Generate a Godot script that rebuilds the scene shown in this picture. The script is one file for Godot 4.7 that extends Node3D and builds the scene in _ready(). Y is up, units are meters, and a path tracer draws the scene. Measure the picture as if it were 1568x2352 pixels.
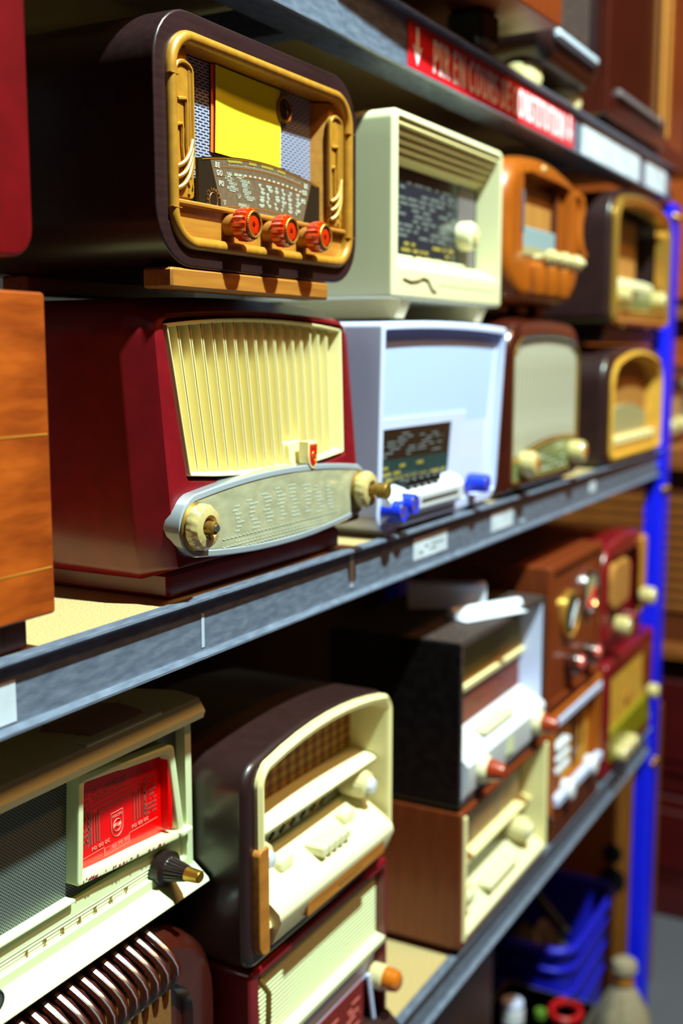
extends Node3D
# A rack of vintage radios. x runs along the shelves, y is up, z points out of the shelves towards the aisle; the front of the shelf beams is z = 0. Metres.

var M := {}
var taken := {}
var rng := RandomNumberGenerator.new()
var font: SystemFont
var font_bold: SystemFont


# ---------------------------------------------------------------- mesh builder
class MB:
	var p := PackedVector3Array()
	var first := 0

	func tri(a: Vector3, b: Vector3, c: Vector3) -> void:
		if (b - a).cross(c - a).length_squared() > 1e-18:
			p.push_back(a)
			p.push_back(b)
			p.push_back(c)

	func quad(a: Vector3, b: Vector3, c: Vector3, d: Vector3) -> void:
		tri(a, b, c)
		tri(a, c, d)

	func begin() -> void:
		first = p.size()

	func settle() -> void:  # turns the shape added since begin() so that it faces outwards
		var n := p.size()
		if n == first:
			return
		var mid := Vector3.ZERO
		for i in range(first, n):
			mid += p[i]
		mid /= n - first
		var vol := 0.0
		for i in range(first, n, 3):
			vol += (p[i] - mid).dot((p[i + 1] - mid).cross(p[i + 2] - mid))
		if vol < 0.0:
			for i in range(first, n, 3):
				var t := p[i + 1]
				p[i + 1] = p[i + 2]
				p[i + 2] = t

	func cap(loop: PackedVector3Array) -> void:
		var mid := Vector3.ZERO
		for v in loop:
			mid += v
		mid /= loop.size()
		for i in loop.size():
			tri(mid, loop[i], loop[(i + 1) % loop.size()])

	func loft(loops: Array, cap0 := true, cap1 := true, ring := false, closed := true) -> MB:
		begin()
		var n: int = loops[0].size()
		var rows := loops.size()
		for j in (rows if ring else rows - 1):
			var a: PackedVector3Array = loops[j]
			var b: PackedVector3Array = loops[(j + 1) % rows]
			for i in (n if closed else n - 1):
				var k := (i + 1) % n
				quad(a[i], a[k], b[k], b[i])
		if cap0 and not ring:
			var r: PackedVector3Array = loops[0].duplicate()
			r.reverse()
			cap(r)
		if cap1 and not ring:
			cap(loops[rows - 1])
		settle()
		return self

	func box(c: Vector3, s: Vector3, bev := 0.0015, basis := Basis()) -> MB:
		begin()
		var h := s / 2.0
		var e := minf(bev, minf(h.x, minf(h.y, h.z)) * 0.6)
		var start := p.size()
		if e <= 0.0:
			for ax in 3:
				for sg in [-1.0, 1.0]:
					var u := Vector3.ZERO
					var v := Vector3.ZERO
					var w := Vector3.ZERO
					w[ax] = sg * h[ax]
					u[(ax + 1) % 3] = h[(ax + 1) % 3]
					v[(ax + 2) % 3] = h[(ax + 2) % 3]
					if sg > 0:
						quad(w - u - v, w + u - v, w + u + v, w - u + v)
					else:
						quad(w - u - v, w - u + v, w + u + v, w + u - v)
		else:
			for ax in 3:
				for sg in [-1.0, 1.0]:
					var a1 := (ax + 1) % 3
					var a2 := (ax + 2) % 3
					var w := Vector3.ZERO
					w[ax] = sg * h[ax]
					var u := Vector3.ZERO
					u[a1] = h[a1] - e
					var v := Vector3.ZERO
					v[a2] = h[a2] - e
					if sg > 0:
						quad(w - u - v, w + u - v, w + u + v, w - u + v)
					else:
						quad(w - u - v, w - u + v, w + u + v, w + u - v)
					for sg1 in [-1.0, 1.0]:  # edges between faces ax and a1
						var q0 := Vector3.ZERO
						q0[ax] = sg * h[ax]
						q0[a1] = sg1 * (h[a1] - e)
						var q1 := Vector3.ZERO
						q1[ax] = sg * (h[ax] - e)
						q1[a1] = sg1 * h[a1]
						if sg * sg1 > 0:
							quad(q0 - v, q1 - v, q1 + v, q0 + v)
						else:
							quad(q0 - v, q0 + v, q1 + v, q1 - v)
			for sx in [-1.0, 1.0]:
				for sy in [-1.0, 1.0]:
					for sz in [-1.0, 1.0]:
						var a := Vector3(sx * h.x, sy * (h.y - e), sz * (h.z - e))
						var b := Vector3(sx * (h.x - e), sy * h.y, sz * (h.z - e))
						var d := Vector3(sx * (h.x - e), sy * (h.y - e), sz * h.z)
						if sx * sy * sz > 0:
							tri(a, b, d)
						else:
							tri(a, d, b)
		for i in range(start, p.size()):
			p[i] = basis * p[i] + c
		return self

	# profile: Vector2(radius, height); turned about the z axis of basis
	func lathe(c: Vector3, profile: Array, n := 24, basis := Basis(), flutes := 0, amp := 0.0, from := 0, to := 0) -> MB:
		var loops := []
		for j in profile.size():
			var q: Vector2 = profile[j]
			var loop := PackedVector3Array()
			for i in n:
				var a := TAU * i / n
				var r := q.x
				if flutes > 0 and j >= from and j <= to:
					r += amp * (0.5 + 0.5 * cos(flutes * a))
				loop.push_back(c + basis * Vector3(cos(a) * r, sin(a) * r, q.y))
			loops.push_back(loop)
		return loft(loops)

	func tube(path: Array, r: float, n := 8, closed := false, taper := 1.0) -> MB:
		var loops := []
		var m := path.size()
		for i in m:
			var a: Vector3 = path[(i - 1 + m) % m] if closed else path[maxi(i - 1, 0)]
			var b: Vector3 = path[(i + 1) % m] if closed else path[mini(i + 1, m - 1)]
			var t := (b - a).normalized()
			var side := t.cross(Vector3(0.13, 0.21, 0.97)).normalized()
			var up := side.cross(t).normalized()
			var rr := r * lerpf(1.0, taper, float(i) / maxf(m - 1, 1))
			var loop := PackedVector3Array()
			for k in n:
				var g := TAU * k / n
				var at: Vector3 = path[i]
				loop.push_back(at + (side * cos(g) + up * sin(g)) * rr)
			loops.push_back(loop)
		return loft(loops, true, true, closed)

	func prism(poly: PackedVector2Array, z0: float, z1: float, bev := 0.0) -> MB:
		begin()
		var ix := Geometry2D.triangulate_polygon(poly)
		var n := poly.size()
		for i in range(0, ix.size(), 3):
			var a := poly[ix[i]]
			var b := poly[ix[i + 1]]
			var c := poly[ix[i + 2]]
			if (b - a).cross(c - a) < 0:
				var t := b
				b = c
				c = t
			tri(Vector3(a.x, a.y, z1), Vector3(b.x, b.y, z1), Vector3(c.x, c.y, z1))
			tri(Vector3(a.x, a.y, z0), Vector3(c.x, c.y, z0), Vector3(b.x, b.y, z0))
		var ccw := not Geometry2D.is_polygon_clockwise(poly)
		for i in n:
			var a := poly[i] if ccw else poly[n - 1 - i]
			var b := poly[(i + 1) % n] if ccw else poly[(2 * n - 2 - i) % n]
			quad(Vector3(a.x, a.y, z0), Vector3(b.x, b.y, z0), Vector3(b.x, b.y, z1), Vector3(a.x, a.y, z1))
		return self

	# a flat mark printed on a face that looks along +z
	func mark(x0: float, y0: float, x1: float, y1: float, z: float) -> void:
		quad(Vector3(x0, y0, z), Vector3(x1, y0, z), Vector3(x1, y1, z), Vector3(x0, y1, z))

	func warp(f: Callable) -> MB:
		for i in p.size():
			p[i] = f.call(p[i])
		return self

	func text(s: String, f: Font, height: float, at: Vector3, basis := Basis(), align := 1, width := 0.0) -> MB:
		var t := TextMesh.new()
		t.text = s
		t.font = f
		t.font_size = 32
		t.pixel_size = height / 23.0
		t.depth = 0.0003
		t.curve_step = 4.0
		t.horizontal_alignment = HORIZONTAL_ALIGNMENT_CENTER if align == 1 else HORIZONTAL_ALIGNMENT_LEFT
		t.vertical_alignment = VERTICAL_ALIGNMENT_CENTER
		var arr := t.surface_get_arrays(0)
		var v: PackedVector3Array = arr[Mesh.ARRAY_VERTEX]
		var ix: PackedInt32Array = arr[Mesh.ARRAY_INDEX] if arr[Mesh.ARRAY_INDEX] != null else PackedInt32Array(range(v.size()))
		var sx := 1.0
		if width > 0.0 and v.size():
			var lo := 1e9
			var hi := -1e9
			for q in v:
				lo = minf(lo, q.x)
				hi = maxf(hi, q.x)
			sx = width / (hi - lo)
		for i in range(0, ix.size() - 2, 3):
			var a := v[ix[i]]
			var b := v[ix[i + 1]]
			var c := v[ix[i + 2]]
			a.x *= sx
			b.x *= sx
			c.x *= sx
			tri(at + basis * a, at + basis * c, at + basis * b)
		return self

	func mesh(angle := 38.0) -> ArrayMesh:
		var n := p.size()
		var face := PackedVector3Array()
		face.resize(n / 3)
		var unit := PackedVector3Array()
		unit.resize(n / 3)
		var near := {}
		for i in n / 3:
			var c := (p[i * 3 + 1] - p[i * 3]).cross(p[i * 3 + 2] - p[i * 3])
			face[i] = c
			unit[i] = c.normalized()
			for k in 3:
				var key := Vector3i((p[i * 3 + k] * 40000.0).round())
				if near.has(key):
					near[key].push_back(i)
				else:
					near[key] = PackedInt32Array([i])
		var least := cos(deg_to_rad(angle))
		var vs := PackedVector3Array()
		var ns := PackedVector3Array()
		vs.resize(n)
		ns.resize(n)
		for i in n / 3:
			for k in 3:
				var at := i * 3 + (0 if k == 0 else 3 - k)  # clockwise fronts
				var v := p[at]
				var sum := Vector3.ZERO
				for j in near[Vector3i((v * 40000.0).round())]:
					if unit[j].dot(unit[i]) > least:
						sum += face[j]
				vs[i * 3 + k] = v
				ns[i * 3 + k] = sum.normalized() if sum.length_squared() > 0 else unit[i]
		var arr := []
		arr.resize(Mesh.ARRAY_MAX)
		arr[Mesh.ARRAY_VERTEX] = vs
		arr[Mesh.ARRAY_NORMAL] = ns
		var m := ArrayMesh.new()
		m.add_surface_from_arrays(Mesh.PRIMITIVE_TRIANGLES, arr)
		return m


# ---------------------------------------------------------------- outlines
# a rounded rectangle, counter-clockwise from the bottom left; r is one radius or [bottom left, bottom right, top right, top left]
func rr(x0: float, y0: float, x1: float, y1: float, r = 0.0, n := 5, m := 6) -> PackedVector2Array:
	var q: Array = r if r is Array else [r, r, r, r]
	var c := [Vector2(x0, y0), Vector2(x1, y0), Vector2(x1, y1), Vector2(x0, y1)]
	var d := [Vector2(1, 0), Vector2(0, 1), Vector2(-1, 0), Vector2(0, -1)]
	var out := PackedVector2Array()
	for k in 4:
		var ra := maxf(q[k], 0.0004)
		var rb := maxf(q[(k + 1) % 4], 0.0004)
		var a: Vector2 = c[k] + d[k] * ra
		var b: Vector2 = c[(k + 1) % 4] - d[k] * rb
		for i in m:
			out.push_back(a.lerp(b, float(i) / m))
		var o: Vector2 = b + d[(k + 1) % 4] * rb
		for i in n:
			var g := (k - 1 + float(i) / n) * PI / 2
			out.push_back(o + Vector2(cos(g), sin(g)) * rb)
	return out


# lifts the upper part of an outline into an arch; a negative rise hollows it
func arch(loop: PackedVector2Array, ymid: float, rise: float, power := 2.0) -> PackedVector2Array:
	var x0 := 1e9
	var x1 := -1e9
	var y1 := -1e9
	for v in loop:
		x0 = minf(x0, v.x)
		x1 = maxf(x1, v.x)
		y1 = maxf(y1, v.y)
	var out := PackedVector2Array()
	for v in loop:
		var u := absf((v.x - (x0 + x1) / 2) / ((x1 - x0) / 2))
		out.push_back(Vector2(v.x, v.y + (rise * (1.0 - pow(u, power)) * (v.y - ymid) / (y1 - ymid) if v.y > ymid else 0.0)))
	return out


func shape(loop: PackedVector2Array, f: Callable) -> PackedVector2Array:
	var out := PackedVector2Array()
	for v in loop:
		out.push_back(f.call(v))
	return out


func inset(loop: PackedVector2Array, d: float) -> PackedVector2Array:
	var out := PackedVector2Array()
	var n := loop.size()
	for i in n:
		var e1 := (loop[i] - loop[(i - 1 + n) % n]).normalized()
		var e2 := (loop[(i + 1) % n] - loop[i]).normalized()
		var t := (e1 + e2).normalized()
		out.push_back(loop[i] + Vector2(-t.y, t.x) * d / maxf(0.7, e1.dot(t)))
	# a corner rounder than the inset would turn inside out: draw it together to one point
	var flipped := []
	for i in n:
		flipped.push_back((out[(i + 1) % n] - out[i]).dot(loop[(i + 1) % n] - loop[i]) < 0.0)
	if flipped.has(true) and flipped.has(false):
		var start := flipped.find(false)
		var i := 1
		while i <= n:
			var k := (start + i) % n
			if flipped[k]:
				var run := [k]
				while flipped[(start + i) % n]:
					i += 1
					run.push_back((start + i) % n)
				var mid := Vector2.ZERO
				for r in run:
					mid += out[r]
				mid /= run.size()
				for r in run:
					out[r] = mid
			i += 1
	return out


func at_z(loop: PackedVector2Array, z: float) -> PackedVector3Array:
	var out := PackedVector3Array()
	for v in loop:
		out.push_back(Vector3(v.x, v.y, z))
	return out


func arc(c: Vector2, r: Vector2, a0: float, a1: float, n: int) -> Array:
	var out := []
	for i in n + 1:
		var a := deg_to_rad(lerpf(a0, a1, float(i) / n))
		out.push_back(Vector2(c.x + cos(a) * r.x, c.y + sin(a) * r.y))
	return out


func line3(pts: Array, z: float) -> Array:
	var out := []
	for v in pts:
		out.push_back(Vector3(v.x, v.y, z))
	return out


# ---------------------------------------------------------------- things and parts
func numbered(called: String) -> String:
	if not taken.has(called):
		taken[called] = 0
		return called
	taken[called] += 1
	return "%s_%03d" % [called, taken[called]]


func thing(called: String, label: String, category: String, at: Vector3, turn := 0.0, group := "") -> Node3D:
	var o := Node3D.new()
	o.name = numbered(called)
	add_child(o)
	o.position = at
	o.rotation.y = deg_to_rad(turn)
	o.set_meta("label", label)
	o.set_meta("category", category)
	if group:
		o.set_meta("group", group)
	return o


func part(parent: Node3D, called: String, what, mat: Material, label := "") -> MeshInstance3D:
	var o := MeshInstance3D.new()
	o.name = called
	o.mesh = what.mesh() if what is MB else what
	o.material_override = mat
	o.cast_shadow = GeometryInstance3D.SHADOW_CASTING_SETTING_ON
	parent.add_child(o, true)
	if called.ends_with("marks"):  # print too fine to pick apart
		o.set_meta("kind", "stuff")
	if label:
		o.set_meta("label", label)
	return o


func structure(called: String, what, mat: Material, label: String) -> MeshInstance3D:
	var o := part(self, called, what, mat, label)
	o.set_meta("kind", "structure")
	return o


# a hollow-fronted cabinet body: outline, depth, opening in its face, depth of the recess
func shell(outer: PackedVector2Array, depth: float, opening: PackedVector2Array, recess: float, bev := 0.003, zf := 0.0) -> MB:
	var m := MB.new()
	m.loft([at_z(inset(outer, 0.004), zf - depth), at_z(outer, zf - depth + 0.006), at_z(outer, zf - bev), at_z(inset(outer, bev * 0.35), zf - bev * 0.35), at_z(inset(outer, bev), zf), at_z(opening, zf), at_z(opening, zf - recess)])
	return m


# a plain slab with a bevelled front edge
func slab(loop: PackedVector2Array, z0: float, z1: float, bev := 0.001) -> MB:
	var m := MB.new()
	m.loft([at_z(loop, z0), at_z(loop, z1 - bev), at_z(inset(loop, bev * 0.4), z1 - bev * 0.3), at_z(inset(loop, bev), z1)])
	return m


# a closed frame that follows an outline; profile holds Vector2(inset, z)
func rim(loop: PackedVector2Array, profile: Array) -> MB:
	var loops := []
	for q in profile:
		loops.push_back(at_z(inset(loop, q.x), q.y))
	var m := MB.new()
	m.loft(loops, false, false, true)
	return m


func ring_mb(outer: PackedVector2Array, inner: PackedVector2Array, z0: float, z1: float, bev := 0.001) -> MB:
	var m := MB.new()
	m.loft([at_z(outer, z0), at_z(outer, z1 - bev), at_z(inset(outer, bev), z1), at_z(inset(inner, -bev), z1), at_z(inner, z1 - bev), at_z(inner, z0)], false, false, true)
	return m


func bx(parent: Node3D, called: String, mat: Material, c: Vector3, s: Vector3, bev := 0.0015) -> MeshInstance3D:
	return part(parent, called, MB.new().box(c, s, bev), mat)


# rows of short illegible marks inside a rectangle
func dashes(m: MB, x0: float, y0: float, x1: float, y1: float, rows: int, seeded: int, z: float, fill := 0.65, lean := 0.0) -> MB:
	rng.seed = seeded
	var dy := (y1 - y0) / rows
	for r in rows:
		var y := y0 + dy * r
		var x := x0 + rng.randf() * 0.1 * (x1 - x0)
		while x < x1:
			var w := (x1 - x0) * rng.randf_range(0.05, 0.16)
			if rng.randf() < fill:
				m.mark(x + lean * r, y, minf(x + w, x1) + lean * r, y + dy * 0.5, z)
			x += w + (x1 - x0) * rng.randf_range(0.02, 0.06)
	return m


# ---------------------------------------------------------------- textures and materials
func noise_tex(seeded: int, freq: float, lo: Color, hi: Color, w := 256, h := 256, octaves := 4, gamma := 1.0, stretch := 1.0) -> ImageTexture:
	var n := FastNoiseLite.new()
	n.seed = seeded
	n.noise_type = FastNoiseLite.TYPE_SIMPLEX_SMOOTH
	n.frequency = freq
	n.fractal_octaves = octaves
	var g := n.get_seamless_image(w, h)
	g.convert(Image.FORMAT_L8)
	var src := g.get_data()
	var data := PackedByteArray()
	data.resize(w * h * 3)
	for i in w * h:
		var c := lo.lerp(hi, pow(src[i] / 255.0, gamma))
		data[i * 3] = int(c.r * 255)
		data[i * 3 + 1] = int(c.g * 255)
		data[i * 3 + 2] = int(c.b * 255)
	return ImageTexture.create_from_image(Image.create_from_data(w, h, false, Image.FORMAT_RGB8, data))


func drawn_tex(w: int, h: int, f: Callable) -> ImageTexture:
	var im := Image.create(w, h, false, Image.FORMAT_RGB8)
	for y in h:
		for x in w:
			im.set_pixel(x, y, f.call(x, y))
	return ImageTexture.create_from_image(im)


func mk(key: String, col: Color, rough: float, o := {}) -> StandardMaterial3D:
	var m := StandardMaterial3D.new()
	m.resource_name = key
	m.albedo_color = col
	m.roughness = rough
	m.metallic = o.get("metal", 0.0)
	if o.has("spec"):
		m.metallic_specular = o.spec
	if o.has("tex"):
		m.albedo_texture = o.tex
		m.uv1_triplanar = true
		m.uv1_scale = o.get("scale", Vector3.ONE * 4.0)
		m.uv1_triplanar_sharpness = 4.0
	if o.has("bump"):
		m.heightmap_enabled = true
		m.heightmap_texture = o.bump
		m.heightmap_scale = o.get("bump_cm", 0.05)
		m.uv1_triplanar = true
		m.uv1_scale = o.get("scale", Vector3.ONE * 4.0)
	if o.has("rtex"):
		m.roughness_texture = o.rtex
		m.roughness_texture_channel = BaseMaterial3D.TEXTURE_CHANNEL_GREEN
		m.uv1_triplanar = true
		m.uv1_scale = o.get("scale", Vector3.ONE * 4.0)
	if o.has("coat"):
		m.clearcoat_enabled = true
		m.clearcoat = o.coat
		m.clearcoat_roughness = o.get("coat_rough", 0.12)
	if o.has("alpha"):
		m.transparency = BaseMaterial3D.TRANSPARENCY_ALPHA
		m.albedo_color.a = o.alpha
	if o.has("refr"):
		m.refraction_enabled = true
		m.refraction_scale = o.refr
		m.transparency = BaseMaterial3D.TRANSPARENCY_ALPHA
		m.albedo_color.a = o.get("a", 0.1)
	if o.has("sss"):
		m.subsurf_scatter_enabled = true
		m.subsurf_scatter_strength = o.sss
	if o.has("emit"):
		m.emission_enabled = true
		m.emission = o.emit
		m.emission_energy_multiplier = o.get("energy", 1.0)
	M[key] = m
	return m


func materials() -> void:
	var grain := noise_tex(3, 0.012, Color(0.62, 0.52, 0.44), Color(1, 1, 1), 256, 256, 5, 0.8)
	var grain_soft := noise_tex(5, 0.012, Color(0.8, 0.74, 0.7), Color(1, 1, 1), 256, 256, 5, 0.8)
	var mottle := noise_tex(7, 0.014, Color(0.86, 0.86, 0.86), Color(1, 1, 1), 256, 256, 4, 1.0)
	var steel_dirt := noise_tex(19, 0.03, Color(0.72, 0.72, 0.74), Color(1, 1, 1), 512, 512, 6, 0.9)
	var worn := noise_tex(9, 0.02, Color(0.55, 0.55, 0.58), Color(1, 1, 1), 512, 512, 6, 1.3)
	var speckle := noise_tex(11, 0.12, Color(0.72, 0.66, 0.56), Color(1, 1, 1), 512, 512, 3, 0.7)
	var rough_map := noise_tex(13, 0.02, Color(0.55, 0.55, 0.55), Color(1, 1, 1), 256, 256, 5, 1.0)
	var carpet := noise_tex(15, 0.2, Color(0.55, 0.55, 0.57), Color(1, 1, 1), 256, 256, 3, 1.0)
	var gx := Vector3(2.5, 34, 34)   # grain along x
	var gy := Vector3(34, 2.5, 34)   # grain along y
	# setting
	mk("wall", Color(0.2, 0.16, 0.15), 0.9, {"tex": mottle, "scale": Vector3.ONE * 0.7})
	mk("wall_warm", Color(0.52, 0.36, 0.22), 0.9, {"tex": mottle, "scale": Vector3.ONE * 0.7})  # brown of the unseen walls, chosen to bounce warm light
	mk("ceiling", Color(0.3, 0.28, 0.27), 0.9)
	mk("carpet", Color(0.42, 0.42, 0.46), 0.95, {"tex": carpet, "scale": Vector3.ONE * 5.0})
	mk("galvanised", Color(0.5, 0.54, 0.63), 0.45, {"metal": 0.25, "tex": steel_dirt, "scale": Vector3(2.2, 7, 7), "rtex": rough_map})
	mk("board", Color(0.8, 0.7, 0.5), 0.75, {"tex": speckle, "scale": Vector3.ONE * 6.0})
	mk("post_blue", Color(0.05, 0.1, 0.92), 0.4)
	mk("brass", Color(0.72, 0.55, 0.22), 0.3, {"metal": 0.9})
	mk("brass_dull", Color(0.6, 0.46, 0.2), 0.45, {"metal": 0.7})
	mk("chrome", Color(0.85, 0.85, 0.88), 0.15, {"metal": 1.0})
	mk("steel", Color(0.6, 0.6, 0.62), 0.35, {"metal": 0.9})
	mk("sticker", Color(0.85, 0.88, 0.95), 0.6, {"tex": mottle})
	mk("scuff_and_glint", Color(0.68, 0.72, 0.8), 0.7)  # for beam scrapes, and for the reflection coloured onto a metal sill
	mk("sign_red", Color(0.85, 0.04, 0.1), 0.5)
	mk("sign_white", Color(0.97, 0.93, 0.97), 0.5)
	# lacquers, woods
	mk("dark_lacquer", Color(0.2, 0.12, 0.13), 0.32, {"tex": grain_soft, "scale": gx, "coat": 0.5, "coat_rough": 0.22})
	mk("gold_paint", Color(0.76, 0.52, 0.15), 0.42, {"metal": 0.15, "tex": mottle, "scale": Vector3.ONE * 16.0})
	mk("gold_wood", Color(0.74, 0.49, 0.15), 0.5, {"tex": grain_soft, "scale": gx})
	mk("plinth_wood", Color(0.72, 0.46, 0.16), 0.5, {"tex": grain_soft, "scale": gx})
	mk("orange_wood", Color(0.72, 0.33, 0.08), 0.4, {"tex": grain, "scale": Vector3(3, 14, 14), "coat": 0.3})
	mk("red_lacquer", Color(0.44, 0.02, 0.05), 0.35, {"tex": mottle, "scale": Vector3.ONE * 6.0, "coat": 0.3})
	mk("maroon", Color(0.5, 0.06, 0.1), 0.3, {"tex": mottle, "scale": Vector3.ONE * 8.0, "coat": 0.35, "coat_rough": 0.2})
	mk("cream", Color(0.93, 0.86, 0.62), 0.4)
	mk("cream_pale", Color(0.88, 0.85, 0.69), 0.42)
	mk("cream_yellow", Color(0.93, 0.87, 0.64), 0.42)
	mk("ivory", Color(0.84, 0.78, 0.58), 0.35)
	mk("lavender", Color(0.8, 0.82, 0.97), 0.38)
	mk("lavender_cloth", Color(0.7, 0.77, 0.95), 0.7)
	mk("white_plastic", Color(0.84, 0.84, 0.88), 0.4)
	mk("blue_knob", Color(0.08, 0.2, 0.85), 0.35)
	mk("black_plastic", Color(0.06, 0.06, 0.07), 0.4)
	mk("dial_dark", Color(0.15, 0.16, 0.2), 0.18)
	mk("dial_green", Color(0.16, 0.24, 0.24), 0.18)
	mk("dial_tan", Color(0.47, 0.38, 0.3), 0.3, {"tex": mottle, "scale": Vector3.ONE * 30.0})
	mk("dial_umber", Color(0.17, 0.12, 0.08), 0.3)
	mk("dial_gold", Color(0.62, 0.36, 0.1), 0.4)
	mk("dial_olive", Color(0.35, 0.33, 0.2), 0.25)
	mk("print_pale", Color(0.78, 0.8, 0.74), 0.6)
	mk("print_yellow", Color(0.62, 0.54, 0.2), 0.6)
	mk("print_dark", Color(0.08, 0.07, 0.07), 0.6)
	mk("print_grey", Color(0.4, 0.41, 0.42), 0.6)
	mk("note_yellow", Color(0.95, 0.96, 0.1), 0.75)
	mk("note_orange", Color(0.95, 0.4, 0.03), 0.75)
	mk("amber", Color(0.78, 0.19, 0.03), 0.1, {"sss": 0.25, "coat": 1.0, "coat_rough": 0.05})
	mk("amber_core", Color(0.5, 0.03, 0.02), 0.08, {"coat": 1.0, "coat_rough": 0.03})
	mk("gold_trim", Color(0.86, 0.66, 0.3), 0.25, {"metal": 0.75})
	mk("clear_knob", Color(0.76, 0.69, 0.47), 0.12, {"sss": 0.3, "coat": 1.0, "coat_rough": 0.05})
	mk("orange_knob", Color(0.8, 0.42, 0.08), 0.12, {"sss": 0.2, "coat": 1.0, "coat_rough": 0.05})
	mk("dial_frost", Color(0.72, 0.7, 0.58), 0.25, {"tex": mottle, "scale": Vector3(9, 20, 9), "coat": 0.6})
	mk("clear_rim", Color(0.6, 0.62, 0.66), 0.15, {"coat": 1.0, "coat_rough": 0.05})
	mk("badge_red", Color(0.9, 0.1, 0.05), 0.25, {"coat": 1.0})
	mk("honey_wood", Color(0.68, 0.35, 0.07), 0.35, {"tex": grain_soft, "scale": gy, "coat": 0.5})
	mk("walnut", Color(0.42, 0.2, 0.08), 0.4, {"tex": grain, "scale": gy, "coat": 0.3})
	mk("walnut_warm", Color(0.5, 0.21, 0.07), 0.4, {"tex": grain_soft, "scale": gy, "coat": 0.2})
	mk("bakelite", Color(0.27, 0.09, 0.055), 0.25, {"tex": mottle, "scale": Vector3.ONE * 9.0, "coat": 0.6, "coat_rough": 0.1})
	mk("bakelite_dark", Color(0.18, 0.09, 0.09), 0.38, {"tex": mottle, "scale": Vector3.ONE * 9.0, "coat": 0.25, "coat_rough": 0.16})
	mk("black_lacquer", Color(0.13, 0.1, 0.1), 0.3, {"tex": worn, "scale": Vector3(4, 5, 5), "coat": 0.3})
	mk("worn_top", Color(0.34, 0.26, 0.24), 0.6, {"tex": worn, "scale": Vector3.ONE * 9.0})
	mk("tan_cloth", Color(0.72, 0.5, 0.2), 0.85, {"tex": mottle, "scale": Vector3.ONE * 60.0})
	mk("brown_cloth", Color(0.5, 0.32, 0.1), 0.85, {"tex": mottle, "scale": Vector3.ONE * 60.0})
	mk("grey_cloth", Color(0.75, 0.74, 0.68), 0.7, {"tex": noise_tex(21, 0.03, Color(0.75, 0.72, 0.66), Color(1, 1, 1), 128, 128, 3), "scale": Vector3(60, 4, 60)})
	mk("olive_cloth", Color(0.55, 0.5, 0.3), 0.85, {"tex": mottle, "scale": Vector3.ONE * 60.0})
	mk("khaki", Color(0.62, 0.58, 0.42), 0.5)
	mk("mint", Color(0.84, 0.86, 0.69), 0.42)
	mk("handle_grey", Color(0.62, 0.52, 0.45), 0.45)
	mk("dial_red", Color(0.92, 0.01, 0.02), 0.22, {"coat": 0.4})
	mk("print_pink", Color(0.95, 0.5, 0.45), 0.5)
	mk("knob_brown", Color(0.13, 0.08, 0.08), 0.35)
	mk("chipped", Color(0.62, 0.22, 0.3), 0.7)
	mk("red_cloth", Color(0.6, 0.1, 0.08), 0.7, {"tex": worn, "scale": Vector3.ONE * 20.0})
	mk("rust_panel", Color(0.62, 0.25, 0.14), 0.6, {"tex": worn, "scale": Vector3.ONE * 14.0})
	mk("red_tip", Color(0.62, 0.2, 0.05), 0.3, {"coat": 0.6})
	mk("pink_shine", Color(0.85, 0.35, 0.3), 0.25, {"coat": 0.6})
	mk("yellow_panel", Color(0.85, 0.62, 0.2), 0.6, {"tex": mottle, "scale": Vector3.ONE * 10.0})
	mk("olive_dial", Color(0.5, 0.46, 0.06), 0.35)
	mk("green_dial", Color(0.62, 0.66, 0.42), 0.2, {"tex": worn, "scale": Vector3.ONE * 25.0})
	mk("cherry", Color(0.32, 0.03, 0.03), 0.4, {"tex": grain, "scale": gy, "coat": 0.3})
	mk("oak", Color(0.62, 0.36, 0.1), 0.5, {"tex": grain, "scale": Vector3(34, 34, 2.5)})
	mk("plywood", Color(0.55, 0.32, 0.06), 0.6, {"tex": grain_soft, "scale": gy})
	mk("crate_blue", Color(0.1, 0.1, 0.75), 0.45)
	mk("navy", Color(0.05, 0.04, 0.25), 0.7)
	mk("canvas", Color(0.62, 0.55, 0.45), 0.85, {"tex": mottle, "scale": Vector3.ONE * 12.0})
	mk("tool_grey", Color(0.3, 0.27, 0.25), 0.6)
	mk("tin_grey", Color(0.4, 0.36, 0.38), 0.5)
	mk("paper", Color(0.88, 0.9, 0.97), 0.7)
	mk("cable_red", Color(0.7, 0.03, 0.05), 0.5)
	mk("green_plastic", Color(0.35, 0.5, 0.15), 0.5)
	mk("lamp_body", Color(0.08, 0.08, 0.08), 0.5)
	# patterned grilles: what the cloth and the punched metal are, too fine to build
	var weave := drawn_tex(64, 64, func(x: int, y: int):
		var row := int(y / 32)
		var u := (x + row * 32) % 64
		var v := y % 32
		return Color(0.05, 0.04, 0.06) if v < 14 and u > 6 and u < 54 else Color(0.92, 0.92, 0.95))
	mk("weave", Color(0.66, 0.66, 0.76), 0.5, {"tex": weave, "scale": Vector3(120, 200, 120)})
	var dots := drawn_tex(64, 64, func(x: int, y: int):
		var a := Vector2(x - 16, y - 16).length()
		var b := Vector2(x - 48, y - 48).length()
		return Color(0.03, 0.03, 0.035) if minf(a, b) < 14.5 else Color(0.75, 0.77, 0.75))
	mk("perforated", Color(0.62, 0.64, 0.64), 0.45, {"metal": 0.3, "tex": dots, "scale": Vector3(330, 330, 330)})
	var checks := drawn_tex(64, 64, func(x: int, y: int):
		var a := sin(TAU * x / 64.0) * 0.5 + 0.5
		var b := sin(TAU * y / 64.0) * 0.5 + 0.5
		return Color(0.55, 0.32, 0.05).lerp(Color(0.98, 0.8, 0.4), a * 0.6 + b * 0.4))
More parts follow.
